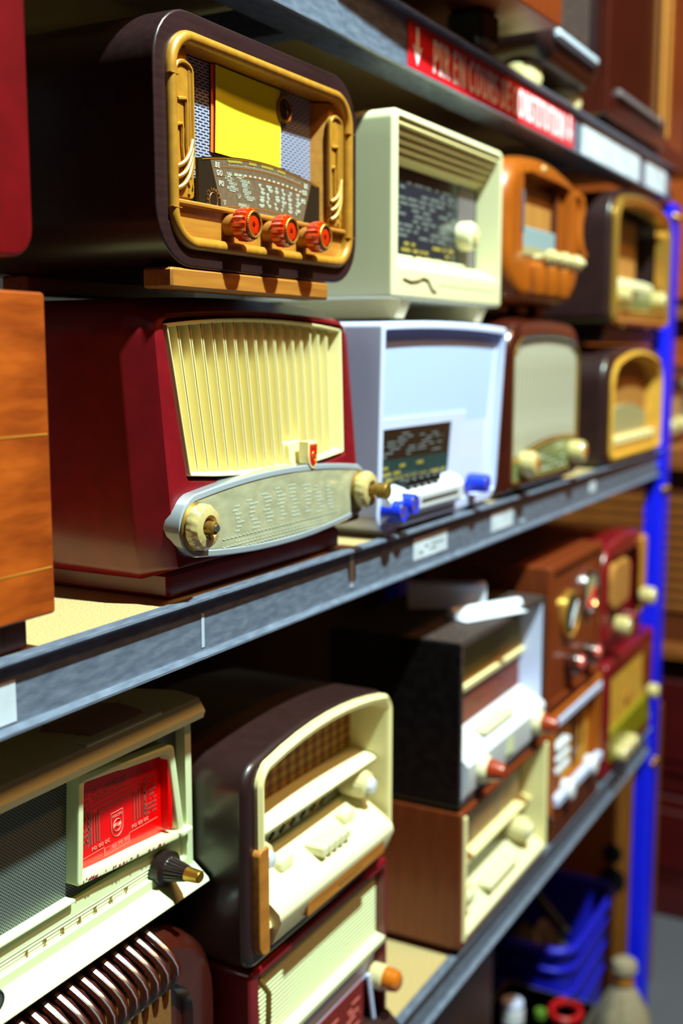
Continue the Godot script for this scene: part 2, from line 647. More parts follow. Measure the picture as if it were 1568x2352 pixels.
	mk("check_cloth", Color(0.75, 0.66, 0.5), 0.8, {"tex": checks, "scale": Vector3(55, 90, 55)})
	var slub := noise_tex(31, 0.05, Color(0.62, 0.5, 0.3), Color(1, 1, 1), 128, 128, 3)
	mk("reed_cloth", Color(0.82, 0.58, 0.26), 0.8, {"tex": slub, "scale": Vector3(6, 110, 6)})


# ---------------------------------------------------------------- the scene
func _ready() -> void:
	# camera: held at 1.65 m, 0.56 m from the front of the shelves, looking along them and 8 degrees down
	var cam := Camera3D.new()
	cam.name = "camera"
	add_child(cam)
	cam.position = Vector3(0, 1.65, 0.56)
	var yaw := deg_to_rad(28.7)
	var pitch := atan(371.0 / 2613.0)
	cam.look_at(cam.position + Vector3(cos(pitch) * cos(yaw), -sin(pitch), -cos(pitch) * sin(yaw)))
	var lens := CameraAttributesPhysical.new()
	lens.frustum_focal_length = 12.0 / (1176.0 / 2613.0)
	lens.frustum_focus_distance = 0.93
	lens.frustum_near = 0.05
	lens.frustum_far = 60.0
	lens.exposure_aperture = 2.1
	cam.attributes = lens
	cam.fov = rad_to_deg(2.0 * atan(1176.0 / 2613.0))
	cam.current = true

	var env := Environment.new()
	env.background_mode = Environment.BG_COLOR
	env.background_color = Color(0.02, 0.02, 0.03)
	env.tonemap_mode = Environment.TONE_MAPPER_LINEAR
	env.tonemap_exposure = 1.0
	env.sdfgi_enabled = true
	env.ssao_enabled = true
	env.ssil_enabled = true
	var around := WorldEnvironment.new()
	around.name = "environment"
	around.environment = env
	add_child(around)

	materials()
	font = SystemFont.new()
	font.font_names = PackedStringArray(["Droid Sans"])
	font_bold = SystemFont.new()
	font_bold.font_names = PackedStringArray(["Droid Sans"])
	font_bold.font_weight = 700

	lamps()
	room()
	rack()
	banner()
	radio_deco()
	sticky_note()
	radio_fan_grille()
	radio_louvre()
	radio_white()
	radio_honey()
	radio_gold_frame()
	radio_pale_grille()
	radio_amber_arch()
	radios_at_left()
	radio_red_dial()
	radio_ribbed()
	radio_cream_front()
	radio_striped()
	radio_black_case()
	radio_walnut_box()
	radios_far_low()
	papers()
	radios_on_top()
	under_shelf()
	odds_and_ends()
	background()


# ---------------------------------------------------------------- light
func spot_lamp(called: String, label: String, at: Vector3, to: Vector3, energy: float, tint: Color, size: float, cone: float) -> void:
	var t := thing(called, label, "lamp", at)
	var z := (at - to).normalized()
	var x := Vector3.UP.cross(z).normalized()
	var b := Basis(x, z.cross(x), z)
	part(t, "housing", MB.new().lathe(Vector3.ZERO, [Vector2(0.055, 0.0), Vector2(0.06, 0.0), Vector2(0.06, 0.11), Vector2(0.035, 0.16), Vector2(0.001, 0.16)], 20, b), M.lamp_body)
	part(t, "bracket", MB.new().tube([b * Vector3(0, 0, 0.14), Vector3(0, 0.16, 0) + b * Vector3(0, 0, 0.16), Vector3(b.z.x * 0.16, 4.4 - at.y, b.z.z * 0.16)], 0.012, 8), M.lamp_body)
	part(t, "glowing_lens", MB.new().lathe(b * Vector3(0, 0, -0.004), [Vector2(0.0005, 0.0), Vector2(0.05, 0.0), Vector2(0.05, 0.004), Vector2(0.0005, 0.004)], 20, b), mk("glow_" + called, Color(1, 1, 1), 0.5, {"emit": tint, "energy": 12.0}))
	var l := SpotLight3D.new()
	l.name = "light"
	l.light_color = tint
	l.light_energy = energy
	l.light_size = size
	l.spot_range = 12.0
	l.spot_attenuation = 2.0
	l.spot_angle = cone
	l.spot_angle_attenuation = 0.6
	l.shadow_enabled = true
	t.add_child(l)
	l.position = b * Vector3(0, 0, -0.03)
	l.look_at_from_position(at + b * Vector3(0, 0, -0.03), to)


func panel_lamp(label: String, at: Vector3, sx: float, sz: float, energy: float, tint: Color) -> void:
	var t := thing("unseen_ceiling_light", label, "lamp", at)
	bx(t, "tray", M.lamp_body, Vector3(0, 0.03, 0), Vector3(sx + 0.06, 0.05, sz + 0.06), 0.004)
	bx(t, "diffuser", mk("glow_panel", Color(1, 1, 1), 0.5, {"emit": tint, "energy": 1.5}), Vector3(0, 0.002, 0), Vector3(sx, 0.012, sz), 0.002)
	var l := AreaLight3D.new()
	l.name = "light"
	l.area_size = Vector2(sx, sz)
	l.light_color = tint
	l.light_energy = energy
	l.area_range = 14.0
	l.area_attenuation = 2.0
	l.shadow_enabled = true
	t.add_child(l)
	l.position = Vector3(0, -0.02, 0)
	l.rotation.x = -PI / 2


func lamps() -> void:
	spot_lamp("unseen_spotlight", "unseen lamp near the ceiling, placed to light the radio shelves from above", Vector3(0.86, 3.95, 1.2), Vector3(1.2, 1.45, 0.0), 25.0, Color(0.87, 1.0, 0.96), 0.045, 55.0)  # out of view; placed by the shadows that it casts
	panel_lamp("warm light panel out of view over the aisle, placed to warm the shaded fronts", Vector3(1.7, 4.3, 2.0), 1.2, 0.4, 6.0, Color(1.0, 0.72, 0.42))  # unseen panel, placed to bring warm light into the shaded parts


func room() -> void:
	structure("floor", MB.new().box(Vector3(2, -0.05, 1), Vector3(9, 0.1, 6), 0.0), M.carpet, "grey speckled carpet floor")
	structure("ceiling", MB.new().box(Vector3(2, 4.45, 1), Vector3(9, 0.1, 6), 0.0), M.ceiling, "dark ceiling")
	structure("wall_back", MB.new().box(Vector3(2, 2.2, -1.55), Vector3(9, 4.5, 0.1), 0.0), M.wall, "dark wall behind the shelving")
	structure("wall_front", MB.new().box(Vector3(2, 2.2, 3.55), Vector3(9, 4.5, 0.1), 0.0), M.wall_warm, "unseen wall across the aisle, brown to bounce warm light")
	structure("wall_left", MB.new().box(Vector3(-2.05, 2.2, 1), Vector3(0.1, 4.5, 5.2), 0.0), M.wall_warm, "brown end wall")
	structure("wall_right", MB.new().box(Vector3(6.05, 2.2, 1), Vector3(0.1, 4.5, 5.2), 0.0), M.wall_warm, "brown end wall")


# ---------------------------------------------------------------- shelving
func beam_mb(x0: float, x1: float, y0: float, y1: float) -> MB:
	# a folded steel beam: front face with rolled edges and a lip that holds the boards
	var poly := [Vector2(-0.045, y0), Vector2(-0.006, y0), Vector2(-0.0025, y0 + 0.002), Vector2(-0.0025, y0 + 0.004), Vector2(-0.0085, y0 + 0.007), Vector2(-0.009, y0 + 0.009), Vector2(-0.009, y1 - 0.008), Vector2(-0.008, y1 - 0.005), Vector2(-0.0015, y1 - 0.0035), Vector2(0.0, y1 - 0.002), Vector2(-0.0005, y1), Vector2(-0.002, y1 + 0.0008), Vector2(-0.011, y1 + 0.0008), Vector2(-0.012, y1 - 0.018), Vector2(-0.045, y1 - 0.018)]
	var a := PackedVector3Array()
	var b := PackedVector3Array()
	for q in poly:
		a.push_back(Vector3(x0, q.y, q.x))
		b.push_back(Vector3(x1, q.y, q.x))
	return MB.new().loft([a, b])


func post_mb(h: float) -> MB:
	# an open perforated upright: front web with two side flanges
	var m := MB.new()
	var sec := PackedVector2Array([Vector2(0, -0.035), Vector2(0, -0.006), Vector2(0.006, 0), Vector2(0.066, 0), Vector2(0.072, -0.006), Vector2(0.072, -0.035), Vector2(0.06, -0.035), Vector2(0.06, -0.014), Vector2(0.012, -0.014), Vector2(0.012, -0.035)])
	var tris := Geometry2D.triangulate_polygon(sec)
	for i in sec.size():
		var a := sec[i]
		var b := sec[(i + 1) % sec.size()]
		m.quad(Vector3(a.x, 0, a.y), Vector3(a.x, h, a.y), Vector3(b.x, h, b.y), Vector3(b.x, 0, b.y))
	for i in range(0, tris.size(), 3):
		var a := sec[tris[i]]
		var b := sec[tris[i + 1]]
		var c := sec[tris[i + 2]]
		m.tri(Vector3(a.x, h, a.y), Vector3(b.x, h, b.y), Vector3(c.x, h, c.y))
	m.first = 0
	m.settle()
	return m


func rack() -> void:
	var t := thing("shelving_rack", "steel shelving rack with grey beams, particle boards and blue posts", "shelving", Vector3(0, 0, 0))
	var levels := [[0.771, 0.8275], [1.384, 1.440], [1.955, 2.022]]
	var post := post_mb(1.952).mesh()
	for xz in [Vector2(2.448, 0.0), Vector2(2.448, -0.62), Vector2(-0.46, 0.0), Vector2(-0.46, -0.62)]:
		var o := part(t, "post", post, M.post_blue, "blue steel upright")
		o.position = Vector3(xz.x, 0, xz.y)
	for lv in levels:
		part(t, "beam", beam_mb(-0.397, 2.447, lv[0], lv[1]), M.galvanised, "scuffed grey steel shelf beam")
		var back := part(t, "beam", beam_mb(-0.397, 2.447, lv[0], lv[1]), M.galvanised)
		back.position.z = -0.65
		var xs := [-0.39, 0.55, 1.5, 2.44]
		for i in 3:
			part(t, "shelf_board", MB.new().box(Vector3((xs[i] + xs[i + 1]) / 2, lv[1] - 0.01, -0.325), Vector3(xs[i + 1] - xs[i] - 0.002, 0.018, 0.622), 0.001), M.board, "pale particle board")
		for x in [0.1, 1.02, 1.97]:
			bx(t, "cross_bar", M.galvanised, Vector3(x, lv[0] + 0.02, -0.335), Vector3(0.03, 0.03, 0.58))
		for xb in [2.457, 2.487]:
			part(t, "bolt", MB.new().lathe(Vector3(xb, lv[0] - 0.03, 0.0), [Vector2(0.009, -0.002), Vector2(0.009, 0.004), Vector2(0.006, 0.008), Vector2(0.001, 0.009)], 10), M.brass, "brass bolt")
	# what is stuck to or scraped off the beams
	for q in [[1.268, 1.413, 0.1, 0.026, "sticker"], [1.515, 1.412, 0.085, 0.026, "sticker"], [0.515, 1.408, 0.1, 0.03, "sticker"], [1.96, 1.413, 0.035, 0.02, "sticker"]]:
		var lb := bx(t, "label_sticker", M[q[4]], Vector3(q[0], q[1], -0.0086), Vector3(q[2], q[3], 0.0008), 0.0003)
		lb.set_meta("label", "whitish price label stuck on the beam")
	part(t, "label_print", dashes(MB.new(), 1.23, 1.406, 1.305, 1.418, 2, 5, -0.0081), M.print_grey)
	for q in [[1.062, 1.415, 0.009, 0.036], [0.788, 1.409, 0.0045, 0.03], [0.56, 1.388, 0.045, 0.003], [1.60, 1.399, 0.02, 0.004]]:
		bx(t, "scrape", M.scuff_and_glint, Vector3(q[0], q[1], -0.0087), Vector3(q[2], q[3], 0.0005), 0.0002)
	for q in [[2.02, 1.988, 0.36, 0.05], [2.33, 1.988, 0.16, 0.05]]:
		var lb := bx(t, "label_sticker", M.sticker, Vector3(q[0], q[1], -0.0086), Vector3(q[2], q[3], 0.0008), 0.0003)
		lb.set_meta("label", "pale blank strip stuck on the upper beam")


func banner() -> void:
	var t := thing("banner_strip", "red strip with white lettering and arrows taped along the upper beam", "sign", Vector3(1.49, 1.962, -0.0085))
	bx(t, "strip", M.sign_red, Vector3(0, 0.025, 0.0006), Vector3(0.6, 0.05, 0.0012), 0.0003)
	part(t, "lettering", MB.new().text("PIR EN COURS DE CONSTITUTION", font_bold, 0.037, Vector3(0.012, 0.0245, 0.0014), Basis(), 1, 0.49), M.sign_white)
	for x in [-0.277, 0.28]:
		var m := MB.new()
		m.prism(PackedVector2Array([Vector2(x - 0.004, 0.046), Vector2(x - 0.004, 0.024), Vector2(x - 0.012, 0.026), Vector2(x, 0.005), Vector2(x + 0.012, 0.026), Vector2(x + 0.004, 0.024), Vector2(x + 0.004, 0.046)]), 0.0012, 0.0018)
		part(t, "arrow", m, M.sign_white)


# ---------------------------------------------------------------- the brown radio with the yellow note
func radio_deco() -> void:
	var t := thing("radio", "dark brown wooden radio with gold rim and three amber knobs, yellow note inside", "radio", Vector3(0.89, 1.7, 0.0))
	bx(t, "plinth", M.plinth_wood, Vector3(-0.02, 0.0078, -0.0155), Vector3(0.253, 0.0165, 0.03), 0.002)
	bx(t, "plinth", M.plinth_wood, Vector3(-0.0, 0.0078, -0.19), Vector3(0.253, 0.0165, 0.03), 0.002)
	var outer := rr(-0.165, 0.0165, 0.165, 0.216, 0.046, 8, 4)
	var hole := rr(-0.150, 0.031, 0.150, 0.2005, 0.032, 8, 4)
	part(t, "body", shell(outer, 0.24, hole, 0.022, 0.002), M.dark_lacquer)
	part(t, "rim", rim(hole, [Vector2(0, -0.006), Vector2(0, 0.001), Vector2(0.001, 0.0035), Vector2(0.003, 0.0052), Vector2(0.0052, 0.0056), Vector2(0.0075, 0.005), Vector2(0.0096, 0.003), Vector2(0.0104, 0.0), Vector2(0.0104, -0.021), Vector2(0.004, -0.021)]), M.gold_paint, "gold painted wooden rim")
	for s in [-1.0, 1.0]:
		for y in [0.062, 0.163]:
			bx(t, "rim_joint", M.gold_wood, Vector3(s * 0.1448, y, 0.0008), Vector3(0.0108, 0.0006, 0.0098), 0.0)
	# lower panel with its ledge, side boards
	bx(t, "control_panel", M.gold_wood, Vector3(0, 0.0525, -0.0105), Vector3(0.279, 0.034, 0.013), 0.001)
	bx(t, "ledge", M.gold_wood, Vector3(0, 0.0675, -0.005), Vector3(0.279, 0.0045, 0.013), 0.0015)
	for s in [-1.0, 1.0]:
		var b := PackedVector3Array()
		for q in [Vector2(0.1395, -0.021), Vector2(0.1395, -0.005), Vector2(0.117, -0.0045), Vector2(0.1155, -0.0055), Vector2(0.101, -0.021)]:
			b.push_back(Vector3(s * q.x, 0.0695, q.y))
		var b2 := PackedVector3Array()
		for v in b:
			b2.push_back(v + Vector3(0, 0.1185, 0))
		part(t, "side_board", MB.new().loft([b, b2]), M.gold_wood)
		ornament(t, s * 0.1245)
	bx(t, "grille_cloth", M.weave, Vector3(0, 0.128, -0.0195), Vector3(0.206, 0.122, 0.002), 0.0).set_meta("label", "silver woven grille cloth with dark slots")
	# tuning eye
	var eye := part(t, "tuning_eye", MB.new().lathe(Vector3(0.051, 0.172, -0.0185), [Vector2(0.0125, 0), Vector2(0.0125, 0.0035), Vector2(0.0112, 0.0045), Vector2(0.0098, 0.0035), Vector2(0.0095, 0.001)], 24), M.brass_dull)
	part(eye, "eye_glass", MB.new().lathe(Vector3(0.051, 0.172, -0.0185), [Vector2(0.0095, 0), Vector2(0.0093, 0.0022), Vector2(0.006, 0.0042), Vector2(0.0005, 0.005)], 20), M.dial_dark)
	deco_dial(t)
	for x in [-0.062, -0.001, 0.06]:
		var k := part(t, "knob", MB.new().lathe(Vector3(x, 0.0555, -0.004), [Vector2(0.0095, 0.011), Vector2(0.0125, 0.0125), Vector2(0.0133, 0.016), Vector2(0.0133, 0.022), Vector2(0.0122, 0.0255), Vector2(0.0105, 0.0265)], 72, Basis(), 18, 0.001, 1, 4), M.amber, "fluted amber plastic knob")
		part(k, "collar", MB.new().lathe(Vector3(x, 0.0555, -0.004), [Vector2(0.0098, -0.001), Vector2(0.0098, 0.009), Vector2(0.0088, 0.0115)], 24), M.plinth_wood)
		part(k, "gold_ring", MB.new().lathe(Vector3(x, 0.0555, -0.004), [Vector2(0.0104, 0.0262), Vector2(0.0112, 0.0272), Vector2(0.0105, 0.0282), Vector2(0.0094, 0.0278), Vector2(0.009, 0.0262)], 72, Basis(), 36, 0.0004, 1, 2), M.gold_trim, "milled gold ring")
		part(k, "hub", MB.new().lathe(Vector3(x, 0.0555, -0.004), [Vector2(0.0092, 0.026), Vector2(0.009, 0.0274), Vector2(0.005, 0.0248), Vector2(0.0035, 0.0262), Vector2(0.0005, 0.027)], 28), M.amber_core, "dark red dished centre")


func ornament(t: Node3D, x: float) -> void:
	# moulded lyre: a tall plate with stepped ridges and three swept bars at its foot
	var z := -0.005
	var o := part(t, "ornament", slab(rr(x - 0.0125, 0.0715, x + 0.0125, 0.177, [0.004, 0.004, 0.006, 0.009], 5, 4), z, z + 0.003, 0.001), M.gold_paint, "moulded gold lyre ornament")
	var hoop := [Vector3(x - 0.0115, 0.09, z + 0.003), Vector3(x - 0.0118, 0.165, z + 0.003)]
	for q in arc(Vector2(x - 0.0005, 0.169), Vector2(0.011, 0.0072), 170, 10, 8):
		hoop.push_back(Vector3(q.x, q.y, z + 0.0035))
	hoop.append_array([Vector3(x + 0.0113, 0.13, z + 0.003), Vector3(x + 0.011, 0.1, z + 0.003), Vector3(x + 0.0045, 0.0745, z + 0.003)])
	part(o, "hoop", MB.new().tube(hoop, 0.0019, 7), M.gold_paint)
	part(o, "ridge", MB.new().tube([Vector3(x + 0.007, 0.171, z + 0.003), Vector3(x + 0.0072, 0.125, z + 0.003), Vector3(x + 0.006, 0.098, z + 0.003), Vector3(x + 0.0005, 0.083, z + 0.003)], 0.0014, 6), M.gold_paint)
	for q in [[0.0015, 0.148, -0.0085, 0.0095], [-0.0045, 0.128, -0.0105, 0.0055]]:
		var hook := [Vector3(x + q[2], q[1] - 0.001, z + 0.003), Vector3(x + q[0] - 0.001, q[1], z + 0.0045), Vector3(x + q[0], q[1] - 0.004, z + 0.0045), Vector3(x + q[0], 0.112, z + 0.004), Vector3(x + q[0] + 0.0015, 0.1, z + 0.0035), Vector3(x + q[3], 0.08, z + 0.003)]
		part(o, "ridge", MB.new().tube(hook, 0.0017, 7), M.gold_paint)
	for k in 3:
		var y := 0.0795 + 0.0085 * k
		var swoop := []
		for i in 9:
			var u := i / 8.0
			swoop.push_back(Vector3(x - 0.0125 + 0.021 * u, y - 0.002 + 0.021 * u * u * (1.0 - 0.1 * k) + 0.006 * u, z + 0.0045 + 0.0025 * sin(u * PI)))
		part(o, "swept_bar", MB.new().tube(swoop, 0.0019, 7), M.gold_paint)


func dial_arch(x: float, base: float, rise: float, half: float) -> float:
	return base + rise * (1.0 - (x / half) * (x / half))


func deco_dial(t: Node3D) -> void:
	var z := -0.0065
	var half := 0.1
	var n := 24
	var poly := PackedVector2Array()
	poly.push_back(Vector2(-half, 0.069))
	poly.push_back(Vector2(half, 0.069))
	for i in n + 1:
		var x := half - 2 * half * i / n
		poly.push_back(Vector2(x, dial_arch(x, 0.107, 0.0095, half)))
	var d := part(t, "dial", MB.new().prism(poly, z - 0.003, z), M.dial_umber, "arched glass station dial")
	var face := PackedVector2Array()
	face.push_back(Vector2(-0.067, 0.069))
	face.push_back(Vector2(0.067, 0.069))
	for i in n + 1:
		var x := 0.083 - 0.166 * i / n
		face.push_back(Vector2(x, dial_arch(x, 0.1045, 0.0095, half)))
	part(d, "scale_panel", MB.new().prism(face, z, z + 0.0002), M.dial_tan)
	# arcs between the wave bands
	for q in [[0.1055, 0.0004, 0.095], [0.0985, 0.0004, 0.079], [0.0915, 0.0004, 0.0755], [0.0655, 0.0004, 0.068]]:
		var lines := MB.new()
		for i in n:
			var xa: float = -q[2] + 2 * q[2] * i / n
			var xb: float = -q[2] + 2 * q[2] * (i + 1) / n
			if dial_arch(xb, q[0], 0.0095, half) < 0.0695:
				continue
			lines.quad(Vector3(xa, dial_arch(xa, q[0], 0.0095, half) - q[1], z + 0.0004), Vector3(xb, dial_arch(xb, q[0], 0.0095, half) - q[1], z + 0.0004), Vector3(xb, dial_arch(xb, q[0], 0.0095, half) + q[1], z + 0.0004), Vector3(xa, dial_arch(xa, q[0], 0.0095, half) + q[1], z + 0.0004))
		part(d, "band_line", lines, M.dial_gold)
	var w := MB.new()
	var zt := z + 0.0005
	for q in [["BE", -0.0735, 0.1015], ["GO", -0.0705, 0.095], ["PO", -0.068, 0.0865], ["BE", 0.073, 0.1015], ["GO", 0.0705, 0.095], ["PO", 0.068, 0.0865]]:
		w.text(q[0], font_bold, 0.0044, Vector3(q[1], q[2] + 0.0095 * (1 - (q[1] / half) * (q[1] / half)) * 0.7, zt))
	var bars := MB.new()
	for q in [["NICE", -0.056, 0.0995, 0.0075], ["FRANCE 1.2", -0.0405, 0.1, 0.0145], ["2 FC INF L", -0.0555, 0.0958, 0.013], ["STRASBOURG", -0.032, 0.0958, 0.016], ["FRANCE 4", -0.051, 0.0917, 0.012], ["FRANCE I", -0.031, 0.0917, 0.012], ["MONTECARLO", -0.051, 0.0878, 0.017], ["BORDEAUX", -0.029, 0.0875, 0.013], ["LILLE", -0.041, 0.0833, 0.006], ["STRASBOURG I", -0.024, 0.083, 0.017], ["BRAZZAVILLE", -0.034, 0.0755, 0.017], ["OC", -0.063, 0.0755, 0.004]]:
		w.text(q[0], font, 0.0024, Vector3(q[1], q[2], zt), Basis(), 1, q[3])
		bars.mark(q[1] - q[3] * 0.28, q[2] - 0.0023, q[1] + q[3] * 0.28, q[2] - 0.0017, zt)
	part(d, "station_names", w, M.print_pale)
	# the columns whose names cannot be read
	rng.seed = 77
	for col in 6:
		for row in 6:
			var x := -0.008 + col * 0.0125 + rng.randf_range(-0.002, 0.002)
			var y := dial_arch(x, 0.0725 + row * 0.0035, 0.006, half) + rng.randf_range(-0.0006, 0.0006)
			var wd := rng.randf_range(0.004, 0.0095)
			for k in int(wd / 0.0011):
				bars.mark(x + k * 0.0011, y, x + k * 0.0011 + 0.0008, y + rng.randf_range(0.0012, 0.0019), zt)
			bars.mark(x + wd * 0.2, y - 0.0011, x + wd * 0.75, y - 0.0005, zt)
	for i in 46:
		var x := -0.056 + i * 0.0026
		var y := dial_arch(x, 0.0995, 0.0095, half)
		bars.mark(x, y, x + 0.0006, y + (0.0018 if i % 5 == 0 else 0.001), zt)
		if i % 3 == 0:
			bars.mark(x, y - 0.0075, x + 0.0035, y - 0.0062, zt)
	part(d, "scale_marks", bars, M.print_pale)
	var yl := MB.new()
	for q in [[-0.058, 0.022], [-0.025, 0.012], [-0.005, 0.02], [0.022, 0.014]]:
		for k in 4:
			var x: float = q[0] + q[1] * k / 4
			var y := dial_arch(x + q[1] / 8, 0.1022, 0.0095, half)
			yl.mark(x, y, x + q[1] / 4, y + 0.0022, zt)
	part(d, "yellow_band", yl, M.print_yellow)
	# volume ring
	var ring := MB.new()
	var loop := []
	for i in 28:
		var a := TAU * i / 28
		loop.push_back(Vector3(-0.0795 + cos(a) * 0.0058, 0.0745 + sin(a) * 0.0068, z + 0.0004))
	ring.tube(loop, 0.0004, 4, true)
	for i in 9:
		var a := deg_to_rad(200.0 - 22.5 * i)
		ring.text("PUISSANCE"[i], font_bold, 0.002, Vector3(-0.0795 + cos(a) * 0.0085, 0.0745 + sin(a) * 0.0095, z + 0.0005), Basis(Vector3.BACK, a - PI / 2))
	part(d, "volume_ring", ring, M.dial_gold)
	part(d, "disc", MB.new().lathe(Vector3(-0.0795, 0.0745, z + 0.0001), [Vector2(0.0108, 0), Vector2(0.0108, 0.00015)], 24), M.dial_umber)


func sticky_note() -> void:
	var t := thing("sticky_note", "yellow paper note with an orange sheet behind it, tucked into the dark radio", "note", Vector3(0.8765, 1.817, -0.0185))
	for k in 2:
		var a := []
		var b := []
		var x0 := -0.0535 if k == 1 else -0.0495
		for i in 13:
			var u := i / 12.0
			var lift := 0.0018 * pow(1.0 - u, 3.0) + (0.0 if k == 1 else 0.0012)
			var lo := PackedVector3Array()
			for j in 9:
				var v := j / 8.0
				var curl := 0.0015 * v * v * (1.0 - u)
				lo.push_back(Vector3(lerpf(x0, 0.0585, u) + 0.001 * sin(v * 3.0), lerpf(0.0, 0.0715, v), lift + curl - (0.0008 if k == 1 else 0.0)))
			a.push_back(lo)
			var hi := PackedVector3Array()
			for q in lo:
				hi.push_back(q + Vector3(0, 0, 0.0003))
			b.push_back(hi)
		var m := MB.new()
		m.loft(a, false, false, false, false)
		for i in range(0, m.p.size(), 3):
			if (m.p[i + 1] - m.p[i]).cross(m.p[i + 2] - m.p[i]).z > 0:
				var q := m.p[i + 1]
				m.p[i + 1] = m.p[i + 2]
				m.p[i + 2] = q
		var m2 := MB.new()
		m2.loft(b, false, false, false, false)
		for i in range(0, m2.p.size(), 3):
			if (m2.p[i + 1] - m2.p[i]).cross(m2.p[i + 2] - m2.p[i]).z < 0:
				var q := m2.p[i + 1]
				m2.p[i + 1] = m2.p[i + 2]
				m2.p[i + 2] = q
		m.p.append_array(m2.p)
		part(t, "sheet", m, M.note_yellow if k == 0 else M.note_orange, "yellow sheet" if k == 0 else "orange sheet")


# ---------------------------------------------------------------- the maroon radio with the fan of slats
func radio_fan_grille() -> void:
	var t := thing("radio", "maroon radio with cream fan of vertical slats above a glass dial", "radio", Vector3(0.908, 1.4405, -0.002))
	var tilt := func(v: Vector3) -> Vector3:
		var back := clampf(1.0 + v.z / 0.2, 0.0, 1.0)
		return Vector3(v.x, v.y, v.z - 0.02 * (v.y - 0.03) / 0.23 * back - 0.02 * clampf((0.03 - v.y) / 0.03, 0.0, 1.0) * back)
	var outer := arch(rr(-0.176, 0.018, 0.176, 0.25, [0.012, 0.012, 0.03, 0.03], 6, 8), 0.13, 0.0075)
	outer = shape(outer, func(v): return Vector2(v.x * (1.0 - 0.05 * clampf((0.05 - v.y) / 0.05, 0, 1)), v.y))
	var hole := rr(-0.15, 0.104, 0.15, 0.232, 0.003, 6, 8)
	hole = shape(hole, func(v): return Vector2(v.x * (0.905 + 0.095 * (v.y - 0.104) / 0.128), v.y + (0.008 * (1 - pow(v.x / 0.15, 2)) * (1 if v.y > 0.168 else -1)) * absf(v.y - 0.168) / 0.064))
	var m := MB.new()
	m.loft([at_z(inset(outer, 0.006), -0.215), at_z(outer, -0.205), at_z(outer, -0.034), at_z(inset(outer, 0.0015), -0.03), at_z(inset(outer, 0.0105), -0.006), at_z(inset(outer, 0.0125), -0.0015), at_z(inset(outer, 0.0165), 0.0), at_z(inset(hole, -0.004), 0.0), at_z(inset(hole, -0.003), -0.003), at_z(hole, -0.024)])
	m.warp(tilt)
	part(t, "body", m, M.maroon)
	bx(t, "base", M.maroon, Vector3(0, 0.0115, -0.105), Vector3(0.3, 0.022, 0.17), 0.003)
	# grille: rim, backing, sixteen slats spreading upwards
	var g := part(t, "grille", rim(hole, [Vector2(0.0008, -0.02), Vector2(0.0008, -0.001), Vector2(0.0016, 0.0005), Vector2(0.003, 0.0), Vector2(0.0045, -0.006), Vector2(0.006, -0.022)]).warp(tilt), M.cream_yellow, "cream plastic grille rim")
	part(g, "backing", slab(inset(hole, 0.004), -0.0235, -0.0225, 0.0003).warp(tilt), M.brown_cloth)
	for i in 17:
		var u := (i + 0.42) / 17.3
		var xt := lerpf(-0.146, 0.146, u)
		var xb := lerpf(-0.133, 0.133, u)
		var yt := 0.2275 + 0.008 * (1 - pow(xt / 0.15, 2))
		var yb := 0.1085 - 0.008 * (1 - pow(xb / 0.136, 2))
		var loops := []
		for k in 9:
			var f := k / 8.0
			var x := lerpf(xb, xt, f)
			var wd := lerpf(0.0133, 0.0148, f)
			var y := lerpf(yb, yt, f)
			loops.push_back(PackedVector3Array([Vector3(x + wd * 0.5, y, -0.0205), Vector3(x + wd * 0.5, y, -0.019), Vector3(x - wd * 0.2, y, -0.0062), Vector3(x - wd * 0.25, y, -0.005), Vector3(x - wd * 0.3, y, -0.0056), Vector3(x - wd * 0.27, y, -0.0076)]))
		part(g, "slat", MB.new().loft(loops).warp(tilt), M.cream_yellow)
		var fin := []
		for k in 5:
			var f := k / 4.0
			var x := lerpf(xb, xt, f) - lerpf(0.0133, 0.0148, f) * 0.36 - 0.0024
			fin.push_back(PackedVector3Array([Vector3(x, lerpf(yb, yt, f), -0.02), Vector3(x + 0.0009, lerpf(yb, yt, f), -0.02), Vector3(x + 0.0009, lerpf(yb, yt, f), -0.005), Vector3(x, lerpf(yb, yt, f), -0.005)]))
		part(g, "fin", MB.new().loft(fin).warp(tilt), M.cream_yellow)
	# shield badge on its tab
	var tab := part(t, "badge_mount", slab(rr(0.03, 0.1, 0.056, 0.122, 0.004, 4, 2), -0.02, -0.002, 0.001).warp(tilt), M.cream_yellow)
	var sh := [Vector2(0.0395, 0.122), Vector2(0.0395, 0.108)]
	sh.append_array(arc(Vector2(0.0485, 0.1075), Vector2(0.009, 0.0125), 180, 360, 10))
	sh.append_array([Vector2(0.0575, 0.122)])
	part(tab, "shield", slab(PackedVector2Array(sh), -0.004, 0.007, 0.001), M.cream)
	var ins := PackedVector2Array()
	for v in sh:
		ins.push_back(Vector2(0.0485, 0.11) + (v - Vector2(0.0485, 0.11)) * 0.78)
	part(tab, "red_enamel", slab(ins, 0.006, 0.0078, 0.0006), M.badge_red)
	var em := MB.new()
	em.text("PHILIPS", font_bold, 0.0022, Vector3(0.0485, 0.1165, 0.0082), Basis(), 1, 0.0095)
	var circ := []
	for i in 18:
		circ.push_back(Vector3(0.0485 + cos(TAU * i / 18) * 0.0042, 0.1075 + sin(TAU * i / 18) * 0.0048, 0.008))
	em.tube(circ, 0.0003, 4, true)
	for k in 3:
		em.tube([Vector3(0.0448, 0.1062 + k * 0.0012, 0.008), Vector3(0.0472, 0.107 + k * 0.0012, 0.008), Vector3(0.0498, 0.1058 + k * 0.0012, 0.008), Vector3(0.0522, 0.1068 + k * 0.0012, 0.008)], 0.00025, 4)
	part(tab, "emblem", em, M.gold_trim)
	fan_dial(t)


